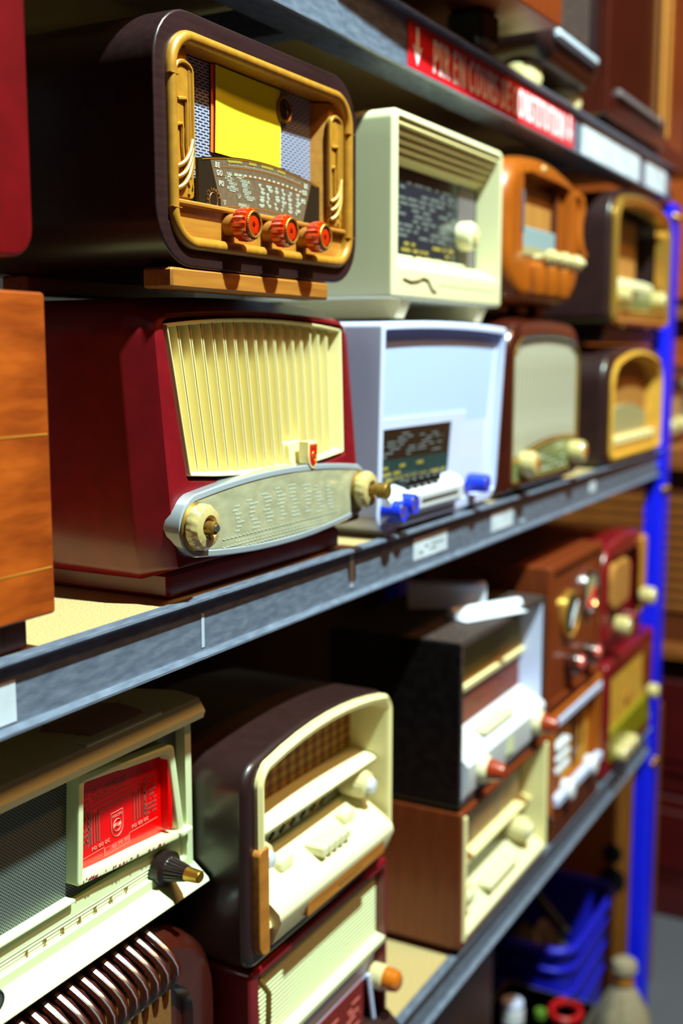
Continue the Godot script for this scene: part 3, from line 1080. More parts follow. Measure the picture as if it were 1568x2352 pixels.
func fan_dial(t: Node3D) -> void:
	# long glass dial, tall in the middle, with a bright bevelled edge
	var dial := PackedVector2Array()
	var n := 16
	for i in n + 1:
		var x := -0.138 + 0.276 * i / n
		dial.push_back(Vector2(x, 0.0285 + 0.0085 * pow(x / 0.138, 2)))
	for q in arc(Vector2(0.138, 0.0645), Vector2(0.0285, 0.0275), -88, 88, 12):
		dial.push_back(q)
	for i in n + 1:
		var x := 0.138 - 0.276 * i / n
		dial.push_back(Vector2(x, 0.1005 - 0.0085 * pow(x / 0.138, 2)))
	for q in arc(Vector2(-0.138, 0.0645), Vector2(0.0285, 0.0275), 92, 268, 12):
		dial.push_back(q)
	var z := 0.0015
	var lo := []
	for q in [Vector2(0, -0.03), Vector2(0, 0.003), Vector2(0.0012, 0.0042), Vector2(0.005, 0.0045), Vector2(0.0062, 0.0035)]:
		lo.push_back(at_z(inset(dial, q.x), z + q.y))
	var d := part(t, "dial", MB.new().loft(lo), M.clear_rim, "clear plastic dial with bevelled edge")
	part(d, "scale_panel", slab(inset(dial, 0.0065), z + 0.003, z + 0.0038, 0.0002), M.dial_frost)
	var w := MB.new()
	var zt := z + 0.0041
	rng.seed = 41
	for col in 8:
		for row in 9:
			var x := -0.088 + col * 0.0235 + row * 0.0009 + rng.randf_range(-0.003, 0.003)
			var y := 0.0835 - row * 0.0037 - 0.0028 * absf(col - 3.6)
			if y < 0.05 or x > 0.095:
				continue
			var wd := rng.randf_range(0.006, 0.0155)
			for k in int(wd / 0.0016):
				w.mark(x + k * 0.0016, y, x + k * 0.0016 + 0.0012, y + rng.randf_range(0.0012, 0.002), zt)
	for q in [[0.0465, -0.105, 0.1], [0.0395, -0.105, 0.075], [0.0362, -0.075, 0.07], [0.0335, -0.06, 0.06]]:
		w.mark(q[1], q[0], q[2], q[0] + 0.0005, zt)
		var x: float = q[1]
		while x < q[2]:
			w.mark(x, q[0], x + 0.0018, q[0] + 0.0017, zt)
			x += 0.0062
	for i in 40:
		w.mark(-0.085 + i * 0.0041, 0.0425, -0.085 + i * 0.0041 + 0.002, 0.0437, zt)
	part(d, "station_marks", w, M.print_pale)
	for k in 2:
		var x := -0.1455 if k == 0 else 0.1475
		var c := Vector3(x, 0.0645, z + 0.003)
		var kn := part(t, "knob", MB.new().lathe(c, [Vector2(0.018, 0.004), Vector2(0.0192, 0.006), Vector2(0.0192, 0.0115), Vector2(0.0165, 0.0155), Vector2(0.0105, 0.0168), Vector2(0.0082, 0.0155), Vector2(0.0078, 0.009)], 64, Basis(), 16, 0.0007, 1, 2), M.clear_knob, "translucent ivory knob")
		part(kn, "gold_disc", MB.new().lathe(c, [Vector2(0.0195, 0.0005), Vector2(0.0205, 0.0025), Vector2(0.018, 0.0045)], 40), M.brass_dull)
		var spin := [Vector2(0.0078, 0.009), Vector2(0.0058, 0.0095), Vector2(0.0055, 0.0215), Vector2(0.0042, 0.0225)]
		part(kn, "shaft", MB.new().lathe(c, spin, 20), M.brass_dull)
		if k == 0:
			part(kn, "shaft_end", MB.new().lathe(c + Vector3(0, 0, 0.022), [Vector2(0.0032, 0), Vector2(0.003, 0.0022), Vector2(0.0005, 0.0024)], 16), M.steel)
			part(kn, "screw", MB.new().lathe(c + Vector3(-0.001, -0.007, 0.0135), [Vector2(0.0022, 0), Vector2(0.0018, 0.003), Vector2(0.0004, 0.0034)], 10), M.steel)
		else:
			part(kn, "cap", MB.new().lathe(c + Vector3(0, 0, 0.0215), [Vector2(0.006, 0), Vector2(0.0085, 0.003), Vector2(0.0088, 0.012), Vector2(0.0078, 0.0138), Vector2(0.0005, 0.0142)], 24), M.brass_dull, "brass tuning cap")


# a bar of constant section along x; section holds Vector2(z, y)
func xbar(section: Array, x0: float, x1: float) -> MB:
	var a := PackedVector3Array()
	var b := PackedVector3Array()
	for q in section:
		a.push_back(Vector3(x0, q.y, q.x))
		b.push_back(Vector3(x1, q.y, q.x))
	return MB.new().loft([a, b])


func round_knob(parent: Node3D, c: Vector3, r: float, depth: float, mat: Material, label := "", flutes := 0) -> MeshInstance3D:
	return part(parent, "knob", MB.new().lathe(c, [Vector2(r * 0.92, 0), Vector2(r, depth * 0.15), Vector2(r, depth * 0.7), Vector2(r * 0.86, depth * 0.92), Vector2(r * 0.55, depth), Vector2(r * 0.0 + 0.0004, depth)], 20 if flutes == 0 else 48, Basis(), flutes, -r * 0.06, 1, 2), mat, label)


# ---------------------------------------------------------------- cream radio with the louvred brow
func radio_louvre() -> void:
	var t := thing("radio", "cream plastic radio with louvred brow above a dark glass dial", "radio", Vector3(1.305, 1.6865, 0.0))
	var outer := rr(-0.166, 0.021, 0.166, 0.2235, [0.004, 0.004, 0.012, 0.012], 6, 8)
	var hole := rr(-0.154, 0.052, 0.154, 0.2165, 0.004, 6, 8)
	part(t, "body", shell(outer, 0.2, hole, 0.036, 0.004), M.cream_pale)
	var slope := part(t, "brow", xbar([Vector2(-0.004, 0.2155), Vector2(-0.034, 0.174), Vector2(-0.036, 0.174), Vector2(-0.036, 0.2155)], -0.1535, 0.1535), M.cream)
	for i in 5:
		var f := (i + 0.5) / 5.0
		var y := lerpf(0.2135, 0.178, f)
		var z := lerpf(-0.006, -0.031, f)
		part(slope, "louvre", xbar([Vector2(z - 0.004, y + 0.0038), Vector2(z + 0.0055, y + 0.0012), Vector2(z + 0.006, y - 0.0005), Vector2(z + 0.0045, y - 0.0015), Vector2(z - 0.003, y - 0.0025)], -0.152, 0.152), M.cream)
	var d := bx(t, "dial", M.dial_dark, Vector3(0, 0.119, -0.0345), Vector3(0.307, 0.11, 0.003), 0.0)
	bx(d, "side_panel", M.tin_grey, Vector3(0.118, 0.119, -0.0326), Vector3(0.056, 0.108, 0.001), 0.0)
	for r in 11:
		part(d, "station_marks", dashes(MB.new(), -0.1, 0.096 + r * 0.0061, 0.085, 0.1021 + r * 0.0061, 1, 40 + r, -0.0325, 0.75), M.print_grey)
	var w2 := dashes(MB.new(), -0.085, 0.072, 0.075, 0.094, 3, 6, -0.0325, 0.5)
	part(d, "band_marks", w2, M.print_yellow)
	part(t, "ledge", xbar([Vector2(-0.035, 0.052), Vector2(-0.035, 0.069), Vector2(-0.03, 0.07), Vector2(-0.012, 0.062), Vector2(-0.001, 0.055), Vector2(-0.001, 0.052)], -0.1535, 0.1535), M.cream_pale)
	for q in [[-0.085, 0.03], [0.03, 0.075]]:
		part(t, "dial_clip", MB.new().box(Vector3(q[0], 0.0705, -0.029), Vector3(q[1] * 2, 0.006, 0.006), 0.002), M.cream_pale)
	var kn := round_knob(t, Vector3(0.098, 0.11, -0.033), 0.0185, 0.022, M.cream_pale, "cream tuning knob")
	part(kn, "hub", MB.new().lathe(Vector3(0.098, 0.11, -0.012), [Vector2(0.011, 0), Vector2(0.0095, 0.004), Vector2(0.0005, 0.005)], 18), M.ivory)
	part(t, "script_badge", MB.new().tube([Vector3(-0.14, 0.043, 0.0004), Vector3(-0.12, 0.0405, 0.0008), Vector3(-0.1, 0.0425, 0.0008), Vector3(-0.088, 0.046, 0.0008), Vector3(-0.075, 0.045, 0.0008), Vector3(-0.062, 0.034, 0.0008), Vector3(-0.05, 0.0315, 0.0004)], 0.0011, 6), M.brass, "small gold script badge")
	bx(t, "seam", M.khaki, Vector3(0.05, 0.0405, 0.0), Vector3(0.18, 0.0008, 0.0006), 0.0)
	for s in [-1.0, 1.0]:
		part(t, "foot", xbar([Vector2(-0.15, 0.0), Vector2(-0.015, 0.0), Vector2(-0.005, 0.021), Vector2(-0.165, 0.021)], s * 0.118 - 0.012, s * 0.118 + 0.012), M.cream_yellow)


# ---------------------------------------------------------------- white radio with the blue knobs
func radio_white() -> void:
	var t := thing("radio", "lavender white plastic radio with blue knobs and a low slanted dial window", "radio", Vector3(1.302, 1.4405, 0.002))
	var outer := arch(rr(-0.19, 0.006, 0.19, 0.24, [0.02, 0.03, 0.006, 0.006], 6, 8), 0.12, 0.004)
	outer = shape(outer, func(v): return Vector2(v.x * (0.955 + 0.045 * v.y / 0.24), v.y))
	var hole := arch(rr(-0.182, 0.02, 0.182, 0.232, 0.003, 6, 8), 0.12, 0.004)
	hole = shape(hole, func(v): return Vector2(v.x * (0.95 + 0.05 * v.y / 0.24), v.y))
	var m := shell(outer, 0.19, hole, 0.013, 0.003)
	m.warp(func(v): return Vector3(v.x, v.y, v.z * (0.62 + 0.38 * v.y / 0.24) - 0.01 * (1.0 - v.y / 0.24)))
	part(t, "body", m, M.lavender)
	var lean := func(v: Vector3) -> Vector3: return Vector3(v.x, v.y, v.z - 0.01 * (1.0 - v.y / 0.24))
	var cloth := PackedVector2Array([Vector2(-0.178, 0.132), Vector2(-0.18, 0.236), Vector2(0.18, 0.236), Vector2(0.142, 0.02), Vector2(0.075, 0.02), Vector2(0.082, 0.128)])
	part(t, "grille_cloth", MB.new().prism(cloth, -0.012, -0.0105).warp(lean), M.lavender_cloth)
	part(t, "grille_edge", MB.new().tube([Vector3(0.181, 0.234, -0.011), Vector3(0.145, 0.02, -0.02)], 0.0022, 6), M.lavender)
	var win := part(t, "dial_window", MB.new().prism(PackedVector2Array([Vector2(-0.176, 0.055), Vector2(0.03, 0.055), Vector2(0.034, 0.121), Vector2(-0.176, 0.121)]), -0.012, -0.0095).warp(lean), M.dial_umber, "dark glass dial window")
	part(t, "window_frame", MB.new().prism(PackedVector2Array([Vector2(-0.178, 0.121), Vector2(0.034, 0.121), Vector2(0.028, 0.055), Vector2(0.037, 0.05), Vector2(0.082, 0.131), Vector2(-0.178, 0.133)]), -0.012, -0.0085).warp(lean), M.lavender)
	part(win, "green_band", MB.new().prism(PackedVector2Array([Vector2(-0.174, 0.056), Vector2(0.03, 0.056), Vector2(0.031, 0.082), Vector2(-0.174, 0.086)]), -0.0095, -0.0092).warp(lean), M.dial_green)
	part(win, "scale_marks", dashes(MB.new(), -0.165, 0.06, 0.02, 0.082, 3, 12, -0.009, 0.45).warp(lean), M.print_yellow)
	part(win, "station_marks", dashes(MB.new(), -0.165, 0.088, 0.01, 0.117, 7, 13, -0.009, 0.6).warp(lean), M.print_grey)
	# console under the window
	var con := part(t, "console", xbar([Vector2(-0.03, 0.016), Vector2(-0.012, 0.014), Vector2(0.003, 0.026), Vector2(0.004, 0.042), Vector2(-0.004, 0.052), Vector2(-0.022, 0.057), Vector2(-0.03, 0.057)], -0.176, 0.034), M.white_plastic)
	bx(con, "slot", M.tool_grey, Vector3(-0.038, 0.0345, 0.0032), Vector3(0.108, 0.004, 0.002), 0.0)
	part(con, "chin", xbar([Vector2(-0.04, 0.002), Vector2(-0.015, 0.004), Vector2(-0.008, 0.012), Vector2(-0.012, 0.0145), Vector2(-0.04, 0.016)], -0.12, 0.03), M.khaki)
	for i in 5:
		bx(con, "key", M.black_plastic, Vector3(-0.116 + i * 0.0192, 0.0575, -0.008), Vector3(0.0175, 0.01, 0.018), 0.002)
	for q in [[-0.165, 0.031], [-0.135, 0.036], [0.088, 0.037]]:
		var k := part(t, "knob", MB.new().lathe(Vector3(q[0], q[1], -0.012), [Vector2(0.0115, 0), Vector2(0.0128, 0.003), Vector2(0.0118, 0.026), Vector2(0.0108, 0.0275), Vector2(0.0075, 0.0265)], 24), M.blue_knob, "blue plastic knob")
		part(k, "end_disc", MB.new().lathe(Vector3(q[0], q[1], 0.0138), [Vector2(0.008, 0), Vector2(0.007, 0.0008), Vector2(0.0004, 0.0006)], 16), M.brass_dull)
	for x in [-0.142, 0.062]:
		part(t, "foot", MB.new().prism(PackedVector2Array([Vector2(x - 0.022, 0.024), Vector2(x - 0.014, 0.0), Vector2(x + 0.014, 0.0), Vector2(x + 0.03, 0.018), Vector2(x + 0.014, 0.027), Vector2(x, 0.016)]), -0.07, 0.0).warp(func(v): return Vector3(v.x, v.y, v.z - 0.014)), M.white_plastic)


# ---------------------------------------------------------------- honey wood radio
func radio_honey() -> void:
	var t := thing("radio", "round-shouldered honey wood radio with three pearl knobs", "radio", Vector3(1.655, 1.703, 0.0))
	var outer := arch(rr(-0.172, 0.012, 0.172, 0.2, [0.075, 0.075, 0.05, 0.05], 6, 8), 0.1, 0.026)
	var hole := rr(-0.104, 0.078, 0.104, 0.196, 0.006, 6, 8)
	var m := MB.new()
	m.loft([at_z(inset(outer, 0.01), -0.2), at_z(outer, -0.19), at_z(outer, -0.028), at_z(inset(outer, 0.004), -0.012), at_z(inset(outer, 0.013), -0.002), at_z(inset(outer, 0.024), 0.001), at_z(hole, 0.0), at_z(hole, -0.026)])
	part(t, "body", m, M.honey_wood)
	bx(t, "grille_cloth", M.reed_cloth, Vector3(-0.01, 0.132, -0.0235), Vector3(0.18, 0.1, 0.004), 0.0)
	var step := bx(t, "stepped_panel", M.honey_wood, Vector3(0.09, 0.14, -0.019), Vector3(0.026, 0.11, 0.013), 0.003)
	bx(step, "edge_strip", M.walnut, Vector3(0.077, 0.14, -0.016), Vector3(0.003, 0.11, 0.013), 0.001)
	var d := bx(t, "dial", mk("dial_blue", Color(0.52, 0.62, 0.66), 0.25), Vector3(-0.01, 0.104, -0.015), Vector3(0.17, 0.04, 0.006), 0.003)
	bx(d, "lower_strip", M.khaki, Vector3(-0.01, 0.09, -0.0116), Vector3(0.165, 0.012, 0.001), 0.0)
	bx(t, "side_slot", M.tin_grey, Vector3(-0.108, 0.14, 0.0015), Vector3(0.007, 0.055, 0.002), 0.0005)
	for i in 3:
		var x := -0.052 + i * 0.058
		var lobe := part(t, "lobe", MB.new().lathe(Vector3(x, 0.028, 0.002), [Vector2(0.006, -0.004), Vector2(0.017, 0.0), Vector2(0.022, 0.02), Vector2(0.02, 0.038), Vector2(0.011, 0.044), Vector2(0.0005, 0.045)], 18, Basis(Vector3.RIGHT, Vector3.FORWARD, Vector3.UP)), M.honey_wood, "swelling wooden lobe under a knob")
		lobe.scale.z = 0.8
		var k := part(t, "knob", MB.new().lathe(Vector3(x + 0.006, 0.078, -0.002), [Vector2(0.007, 0), Vector2(0.008, 0.014), Vector2(0.0125, 0.019), Vector2(0.013, 0.027), Vector2(0.0095, 0.034), Vector2(0.003, 0.036), Vector2(0.0004, 0.0362)], 24), M.clear_knob, "pearly clear knob")
		part(k, "tip", MB.new().lathe(Vector3(x + 0.006, 0.078, 0.033), [Vector2(0.005, 0), Vector2(0.004, 0.004), Vector2(0.0004, 0.005)], 14), M.ivory)
	part(t, "scroll", MB.new().tube([Vector3(0.138, 0.19, -0.004), Vector3(0.15, 0.184, 0.002), Vector3(0.155, 0.168, 0.003), Vector3(0.152, 0.148, 0.0), Vector3(0.151, 0.128, 0.0), Vector3(0.156, 0.108, 0.002), Vector3(0.162, 0.097, 0.005), Vector3(0.158, 0.088, 0.0)], 0.0075, 10), M.honey_wood, "carved scroll down the side")
	part(t, "brow_stud", MB.new().lathe(Vector3(-0.02, 0.207, -0.002), [Vector2(0.006, 0), Vector2(0.004, 0.004), Vector2(0.0005, 0.005)], 12), M.clear_knob)
	for x in [-0.085, 0.0, 0.085]:
		part(t, "foot", MB.new().box(Vector3(x, 0.0065, -0.05), Vector3(0.04, 0.013, 0.03), 0.003), M.brass_dull)


# ---------------------------------------------------------------- dark radio with the gilt frame
func radio_gold_frame() -> void:
	var t := thing("radio", "dark brown radio with tall gilt frame and cream dial hood", "radio", Vector3(2.212, 1.6635, 0.0))
	bx(t, "base", M.bakelite_dark, Vector3(0, 0.0165, -0.1), Vector3(0.39, 0.032, 0.17), 0.004)
	var outer := arch(rr(-0.222, 0.032, 0.222, 0.258, [0.02, 0.02, 0.045, 0.045], 6, 8), 0.14, 0.022)
	var hole := arch(rr(-0.196, 0.044, 0.196, 0.24, [0.008, 0.008, 0.03, 0.03], 6, 8), 0.14, 0.018)
	part(t, "body", shell(outer, 0.24, hole, 0.052, 0.008), M.bakelite_dark)
	part(t, "frame", rim(hole, [Vector2(-0.012, -0.002), Vector2(-0.012, 0.004), Vector2(-0.006, 0.009), Vector2(0.001, 0.006), Vector2(0.004, 0.008), Vector2(0.009, 0.004), Vector2(0.01, -0.02), Vector2(0.0, -0.02)]), M.gold_trim, "gilt frame")
	bx(t, "grille_cloth", M.reed_cloth, Vector3(-0.03, 0.14, -0.048), Vector3(0.31, 0.19, 0.006), 0.0)
	var d := part(t, "dial_hood", xbar([Vector2(-0.046, 0.06), Vector2(-0.012, 0.06), Vector2(-0.008, 0.104), Vector2(-0.014, 0.116), Vector2(-0.03, 0.122), Vector2(-0.046, 0.124)], -0.172, 0.135), M.cream_pale)
	part(d, "dial_glass", xbar([Vector2(-0.02, 0.064), Vector2(-0.009, 0.064), Vector2(-0.006, 0.1), Vector2(-0.02, 0.1)], -0.16, 0.12), M.green_dial)
	for x in [-0.14, 0.125]:
		round_knob(t, Vector3(x, 0.084, -0.008), 0.018, 0.028, M.clear_knob, "pearly clear knob")
	bx(t, "sill", M.gold_trim, Vector3(0, 0.056, -0.008), Vector3(0.372, 0.012, 0.03), 0.003)
	for x in [-0.14, 0.04, 0.14]:
		bx(t, "fret", M.gold_trim, Vector3(x, 0.038, 0.003), Vector3(0.012, 0.022, 0.008), 0.002)


# ---------------------------------------------------------------- brown bakelite with the pale grille
func radio_pale_grille() -> void:
	var t := thing("radio", "brown bakelite radio with tall pale cloth grille and clear dial knobs", "radio", Vector3(1.672, 1.4405, 0.0))
	var outer := arch(rr(-0.168, 0.002, 0.168, 0.252, [0.01, 0.01, 0.05, 0.05], 6, 8), 0.13, 0.008)
	var hole := arch(rr(-0.152, 0.022, 0.152, 0.223, [0.004, 0.004, 0.035, 0.035], 6, 8), 0.13, 0.01)
	var m := MB.new()
	m.loft([at_z(inset(outer, 0.01), -0.2), at_z(outer, -0.19), at_z(outer, -0.022), at_z(inset(outer, 0.006), -0.006), at_z(inset(outer, 0.013), 0.0), at_z(hole, 0.002), at_z(hole, -0.008)])
	part(t, "body", m, M.bakelite)
	var g := PackedVector2Array()
	for i in 17:
		var x := -0.15 + 0.3 * i / 16
		g.push_back(Vector2(x, 0.062 + 0.014 * (1 - pow(x / 0.15, 2)) + 0.01 * x / 0.15))
	for q in [Vector2(0.15, 0.2), Vector2(0.142, 0.218), Vector2(0.12, 0.226), Vector2(0.06, 0.231), Vector2(0, 0.2325), Vector2(-0.06, 0.231), Vector2(-0.12, 0.226), Vector2(-0.142, 0.218), Vector2(-0.15, 0.2)]:
		g.push_back(q)
	part(t, "grille_cloth", MB.new().prism(g, -0.0078, -0.002), M.grey_cloth, "pale ribbed grille cloth")
	var bead := part(t, "frame", rim(hole, [Vector2(-0.001, 0.0), Vector2(-0.0005, 0.0032), Vector2(0.0015, 0.0032), Vector2(0.002, -0.006), Vector2(0.0, -0.006)]), M.brass_dull)
	for i in 22:
		var x := -0.132 + 0.264 * i / 21
		var o := part(bead, "bead", MB.new().lathe(Vector3(x, 0.2225 + 0.01 * (1 - pow(x / 0.15, 2)) - (0.01 * maxf(0, absf(x) - 0.11) / 0.03), -0.003), [Vector2(0.001, 0), Vector2(0.0045, 0.003), Vector2(0.0035, 0.007), Vector2(0.0004, 0.008)], 8), M.chrome)
		o.set_meta("label", "silver bead")
	var dl := PackedVector2Array([Vector2(-0.15, 0.024), Vector2(0.15, 0.024), Vector2(0.15, 0.07)])
	for i in 17:
		var x := 0.15 - 0.3 * i / 16
		dl.push_back(Vector2(x, 0.058 + 0.014 * (1 - pow(x / 0.15, 2)) + 0.01 * x / 0.15))
	var d := part(t, "dial", MB.new().prism(dl, -0.0078, 0.0), M.green_dial, "pale green station dial")
	part(d, "gilt_edge", MB.new().tube([Vector3(-0.15, 0.05, 0.0), Vector3(-0.07, 0.064, 0.0), Vector3(0, 0.072, 0.0), Vector3(0.07, 0.075, 0.0), Vector3(0.15, 0.069, 0.0)], 0.0022, 6), M.gold_trim)
	part(d, "station_marks", dashes(MB.new(), -0.08, 0.03, 0.1, 0.055, 4, 19, 0.0003, 0.6), M.print_pale)
	for x in [-0.105, 0.128]:
		var k := round_knob(t, Vector3(x, 0.047, -0.001), 0.019, 0.026, M.clear_knob, "clear knob with amber heart")
		part(k, "heart", MB.new().lathe(Vector3(x, 0.047, 0.0235), [Vector2(0.011, 0), Vector2(0.008, 0.002), Vector2(0.0005, 0.0015)], 16), M.orange_knob)


# ---------------------------------------------------------------- dark radio with the amber arch
func radio_amber_arch() -> void:
	var t := thing("radio", "dark bakelite radio with arched amber grille and a row of ivory keys", "radio", Vector3(2.214, 1.4405, 0.0))
	var outer := arch(rr(-0.22, 0.002, 0.22, 0.205, [0.012, 0.012, 0.05, 0.05], 6, 8), 0.11, 0.014)
	var hole := arch(rr(-0.178, 0.02, 0.178, 0.172, [0.008, 0.008, 0.03, 0.03], 6, 8), 0.1, 0.026)
	part(t, "body", shell(outer, 0.22, hole, 0.032, 0.012), M.bakelite_dark)
	part(t, "frame", rim(hole, [Vector2(-0.012, -0.003), Vector2(-0.012, 0.003), Vector2(-0.005, 0.006), Vector2(0.002, 0.002), Vector2(0.004, -0.03), Vector2(-0.004, -0.03)]), M.yellow_panel, "amber moulded frame")
	part(t, "grille_cloth", slab(inset(hole, 0.003), -0.0315, -0.027, 0.0005), M.reed_cloth)
	var d := PackedVector2Array([Vector2(-0.165, 0.052), Vector2(0.15, 0.052)])
	for i in 13:
		var x := 0.15 - 0.315 * i / 12
		d.push_back(Vector2(x, 0.085 + 0.022 * (1 - pow((x + 0.0075) / 0.1575, 2))))
	part(t, "dial", MB.new().prism(d, -0.027, -0.02), M.khaki, "arched khaki dial")
	var shelf := part(t, "key_shelf", xbar([Vector2(-0.03, 0.022), Vector2(-0.004, 0.022), Vector2(-0.002, 0.03), Vector2(-0.02, 0.052), Vector2(-0.03, 0.052)], -0.172, 0.172), M.yellow_panel)
	for i in 7:
		bx(shelf, "key", M.ivory, Vector3(-0.145 + i * 0.048, 0.0425, -0.009), Vector3(0.038, 0.018, 0.016), 0.004)


# ---------------------------------------------------------------- the two cut off by the left edge of view
func radios_at_left() -> void:
	var t := thing("radio", "glossy red cabinet radio standing on an orange wood radio", "radio", Vector3(0.415, 1.6895, -0.002))
	var outer := rr(-0.178, 0.022, 0.178, 0.25, [0.02, 0.02, 0.01, 0.01], 6, 8)
	part(t, "body", shell(outer, 0.22, rr(-0.15, 0.07, 0.06, 0.22, 0.01, 6, 8), 0.012, 0.003), M.red_lacquer)
	bx(t, "grille_cloth", M.tan_cloth, Vector3(-0.045, 0.145, -0.01), Vector3(0.205, 0.145, 0.003), 0.0)
	for x in [-0.13, 0.125]:
		part(t, "foot", xbar([Vector2(-0.17, 0.0), Vector2(-0.02, 0.0), Vector2(-0.012, 0.022), Vector2(-0.18, 0.022)], x - 0.03, x + 0.026), M.plinth_wood)
	t = thing("radio", "orange veneered wooden radio box on small block feet", "radio", Vector3(0.42, 1.4405, 0.0))
	outer = rr(-0.179, 0.024, 0.179, 0.249, 0.003, 6, 8)
	part(t, "body", shell(outer, 0.24, rr(-0.15, 0.06, 0.05, 0.22, 0.01, 6, 8), 0.012, 0.002), M.orange_wood)
	bx(t, "grille_cloth", M.tan_cloth, Vector3(-0.05, 0.14, -0.01), Vector3(0.195, 0.155, 0.003), 0.0)
	for x in [-0.15, 0.15]:
		for z in [-0.03, -0.2]:
			bx(t, "foot", M.walnut, Vector3(x, 0.0122, z), Vector3(0.03, 0.0244, 0.03), 0.001)
	for y in [0.058, 0.152]:
		bx(t, "veneer_joint", M.gold_wood, Vector3(0.0, y, 0.0), Vector3(0.352, 0.0012, 0.0006), 0.0)


# ---------------------------------------------------------------- mint radio with the red dial
func radio_red_dial() -> void:
	var t := thing("radio", "pale mint portable radio with perforated front and bright red dial", "radio", Vector3(0.674, 1.1375, -0.055))
	t.scale = Vector3(1.094, 0.975, 1.094)
	# body: a case with an overhanging top lip and a raised right edge
	var outer := rr(-0.16, 0.012, 0.145, 0.19, [0.01, 0.006, 0.014, 0.014], 6, 8)
	var hole := rr(-0.15, 0.04, 0.134, 0.176, 0.004, 6, 8)
	part(t, "body", shell(outer, 0.12, hole, 0.018, 0.003), M.mint)
	part(t, "top_lid", xbar([Vector2(-0.118, 0.188), Vector2(-0.02, 0.2), Vector2(0.004, 0.197), Vector2(0.011, 0.185), Vector2(0.009, 0.178), Vector2(-0.002, 0.176), Vector2(-0.02, 0.182), Vector2(-0.118, 0.182)], -0.163, 0.149), M.mint)
	var hd := part(t, "handle", xbar([Vector2(-0.055, 0.196), Vector2(-0.05, 0.202), Vector2(-0.03, 0.206), Vector2(-0.006, 0.203), Vector2(-0.002, 0.199), Vector2(-0.01, 0.194)], 0.02, 0.085), M.handle_grey, "grey hinged handle end")
	bx(hd, "socket", M.mint, Vector3(0.052, 0.1985, -0.004), Vector3(0.09, 0.004, 0.02), 0.0015)
	bx(t, "speaker_plate", M.perforated, Vector3(-0.008, 0.108, -0.0135), Vector3(0.284, 0.136, 0.008), 0.0).set_meta("label", "perforated grey metal speaker plate")
	# raised frame round the dial
	var skew := func(v: Vector2) -> Vector2: return Vector2(v.x + 0.006 * (0.111 - v.y) / 0.043 * (1.0 if v.x > 0.06 else -0.4), v.y - 0.006 * (v.x - 0.06) / 0.06)
	var steps := []
	for q in [Vector2(0, -0.016), Vector2(0, 0.001), Vector2(0.0008, 0.0022), Vector2(0.003, 0.0025), Vector2(0.0055, 0.0018), Vector2(0.0068, 0.0012), Vector2(0.007, -0.01), Vector2(0.002, -0.016)]:
		steps.push_back(at_z(shape(rr(-0.003 + q.x, 0.072 + q.x, 0.124 - q.x, 0.167 - q.x, 0.003, 5, 6), skew), q.y))
	var f := part(t, "dial_frame", MB.new().loft(steps, false, false, true), M.mint, "mint plastic dial frame")
	part(f, "dial", slab(shape(rr(0.003, 0.078, 0.118, 0.161, 0.001, 5, 6), skew), -0.0155, -0.0085, 0.0004), M.dial_red, "bright red dial")
	# side wall of the red dial box, chipped sill below it
	bx(f, "red_side", M.dial_red, Vector3(0.1135, 0.113, -0.005), Vector3(0.005, 0.068, 0.008), 0.0)
	var chips := MB.new()
	rng.seed = 8
	for i in 26:
		var x := rng.randf_range(0.0, 0.1)
		var a := rng.randf_range(0.0006, 0.0026)
		chips.mark(x, 0.0805 - x * 0.1 + rng.randf_range(-0.002, 0.001), x + a, 0.0812 - x * 0.1 + rng.randf_range(0, 0.0015), 0.0028)
	part(f, "chips", chips, M.chipped)
	var w := MB.new()
	var z := -0.0081
	for q in [[0.054, 0.128, 0.022, 0.0014], [0.054, 0.133, 0.032, 0.0006], [0.054, 0.1375, 0.037, 0.0006]]:
		var cx: float = q[0]
		var hw: float = q[2]
		var top: float = q[1]
		w.mark(cx - hw, top, cx + hw, top + q[3], z)
		w.mark(cx - hw, 0.1, cx - hw + q[3], top, z)
		w.mark(cx + hw - q[3], 0.1, cx + hw, top, z)
	# short columns of marks either side and above
	dashes(w, 0.01, 0.1, 0.022, 0.15, 10, 31, z, 0.75)
	dashes(w, 0.088, 0.1, 0.104, 0.138, 9, 33, z, 0.75)
	dashes(w, 0.024, 0.14, 0.086, 0.15, 3, 35, z, 0.8)
	for k in 4:
		for s in [-1.0, 1.0]:
			w.mark(0.054 + s * (0.0245 + k * 0.0032), 0.101, 0.054 + s * (0.0245 + k * 0.0032) + 0.0013, 0.127 + k * 0.002, z)
	part(f, "scale_marks", w, mk("print_rose", Color(0.62, 0.3, 0.27), 0.5))
	var w2 := MB.new()
	for q in [[-0.001, 0.092, 0.038], [0.068, 0.092, 0.105], [0.038, 0.084, 0.068]]:
		w2.mark(q[0] if q[0] > 0 else 0.006, q[1], q[2], q[1] + 0.0007, z)
	w2.mark(0.0375, 0.084, 0.0382, 0.0927, z)
	w2.mark(0.068, 0.084, 0.0687, 0.0927, z)
	for q in [["PO", 0.026], ["GO", 0.034], ["OC", 0.0415]]:
		w2.text(q[0], font_bold, 0.0032, Vector3(q[1], 0.0965, z + 0.0002), Basis(), 1, 0.0058)
	for q in [["PO", 0.0745], ["GO", 0.0825], ["OC", 0.09]]:
		w2.text(q[0], font_bold, 0.0032, Vector3(q[1], 0.0965, z + 0.0002), Basis(), 1, 0.0058)
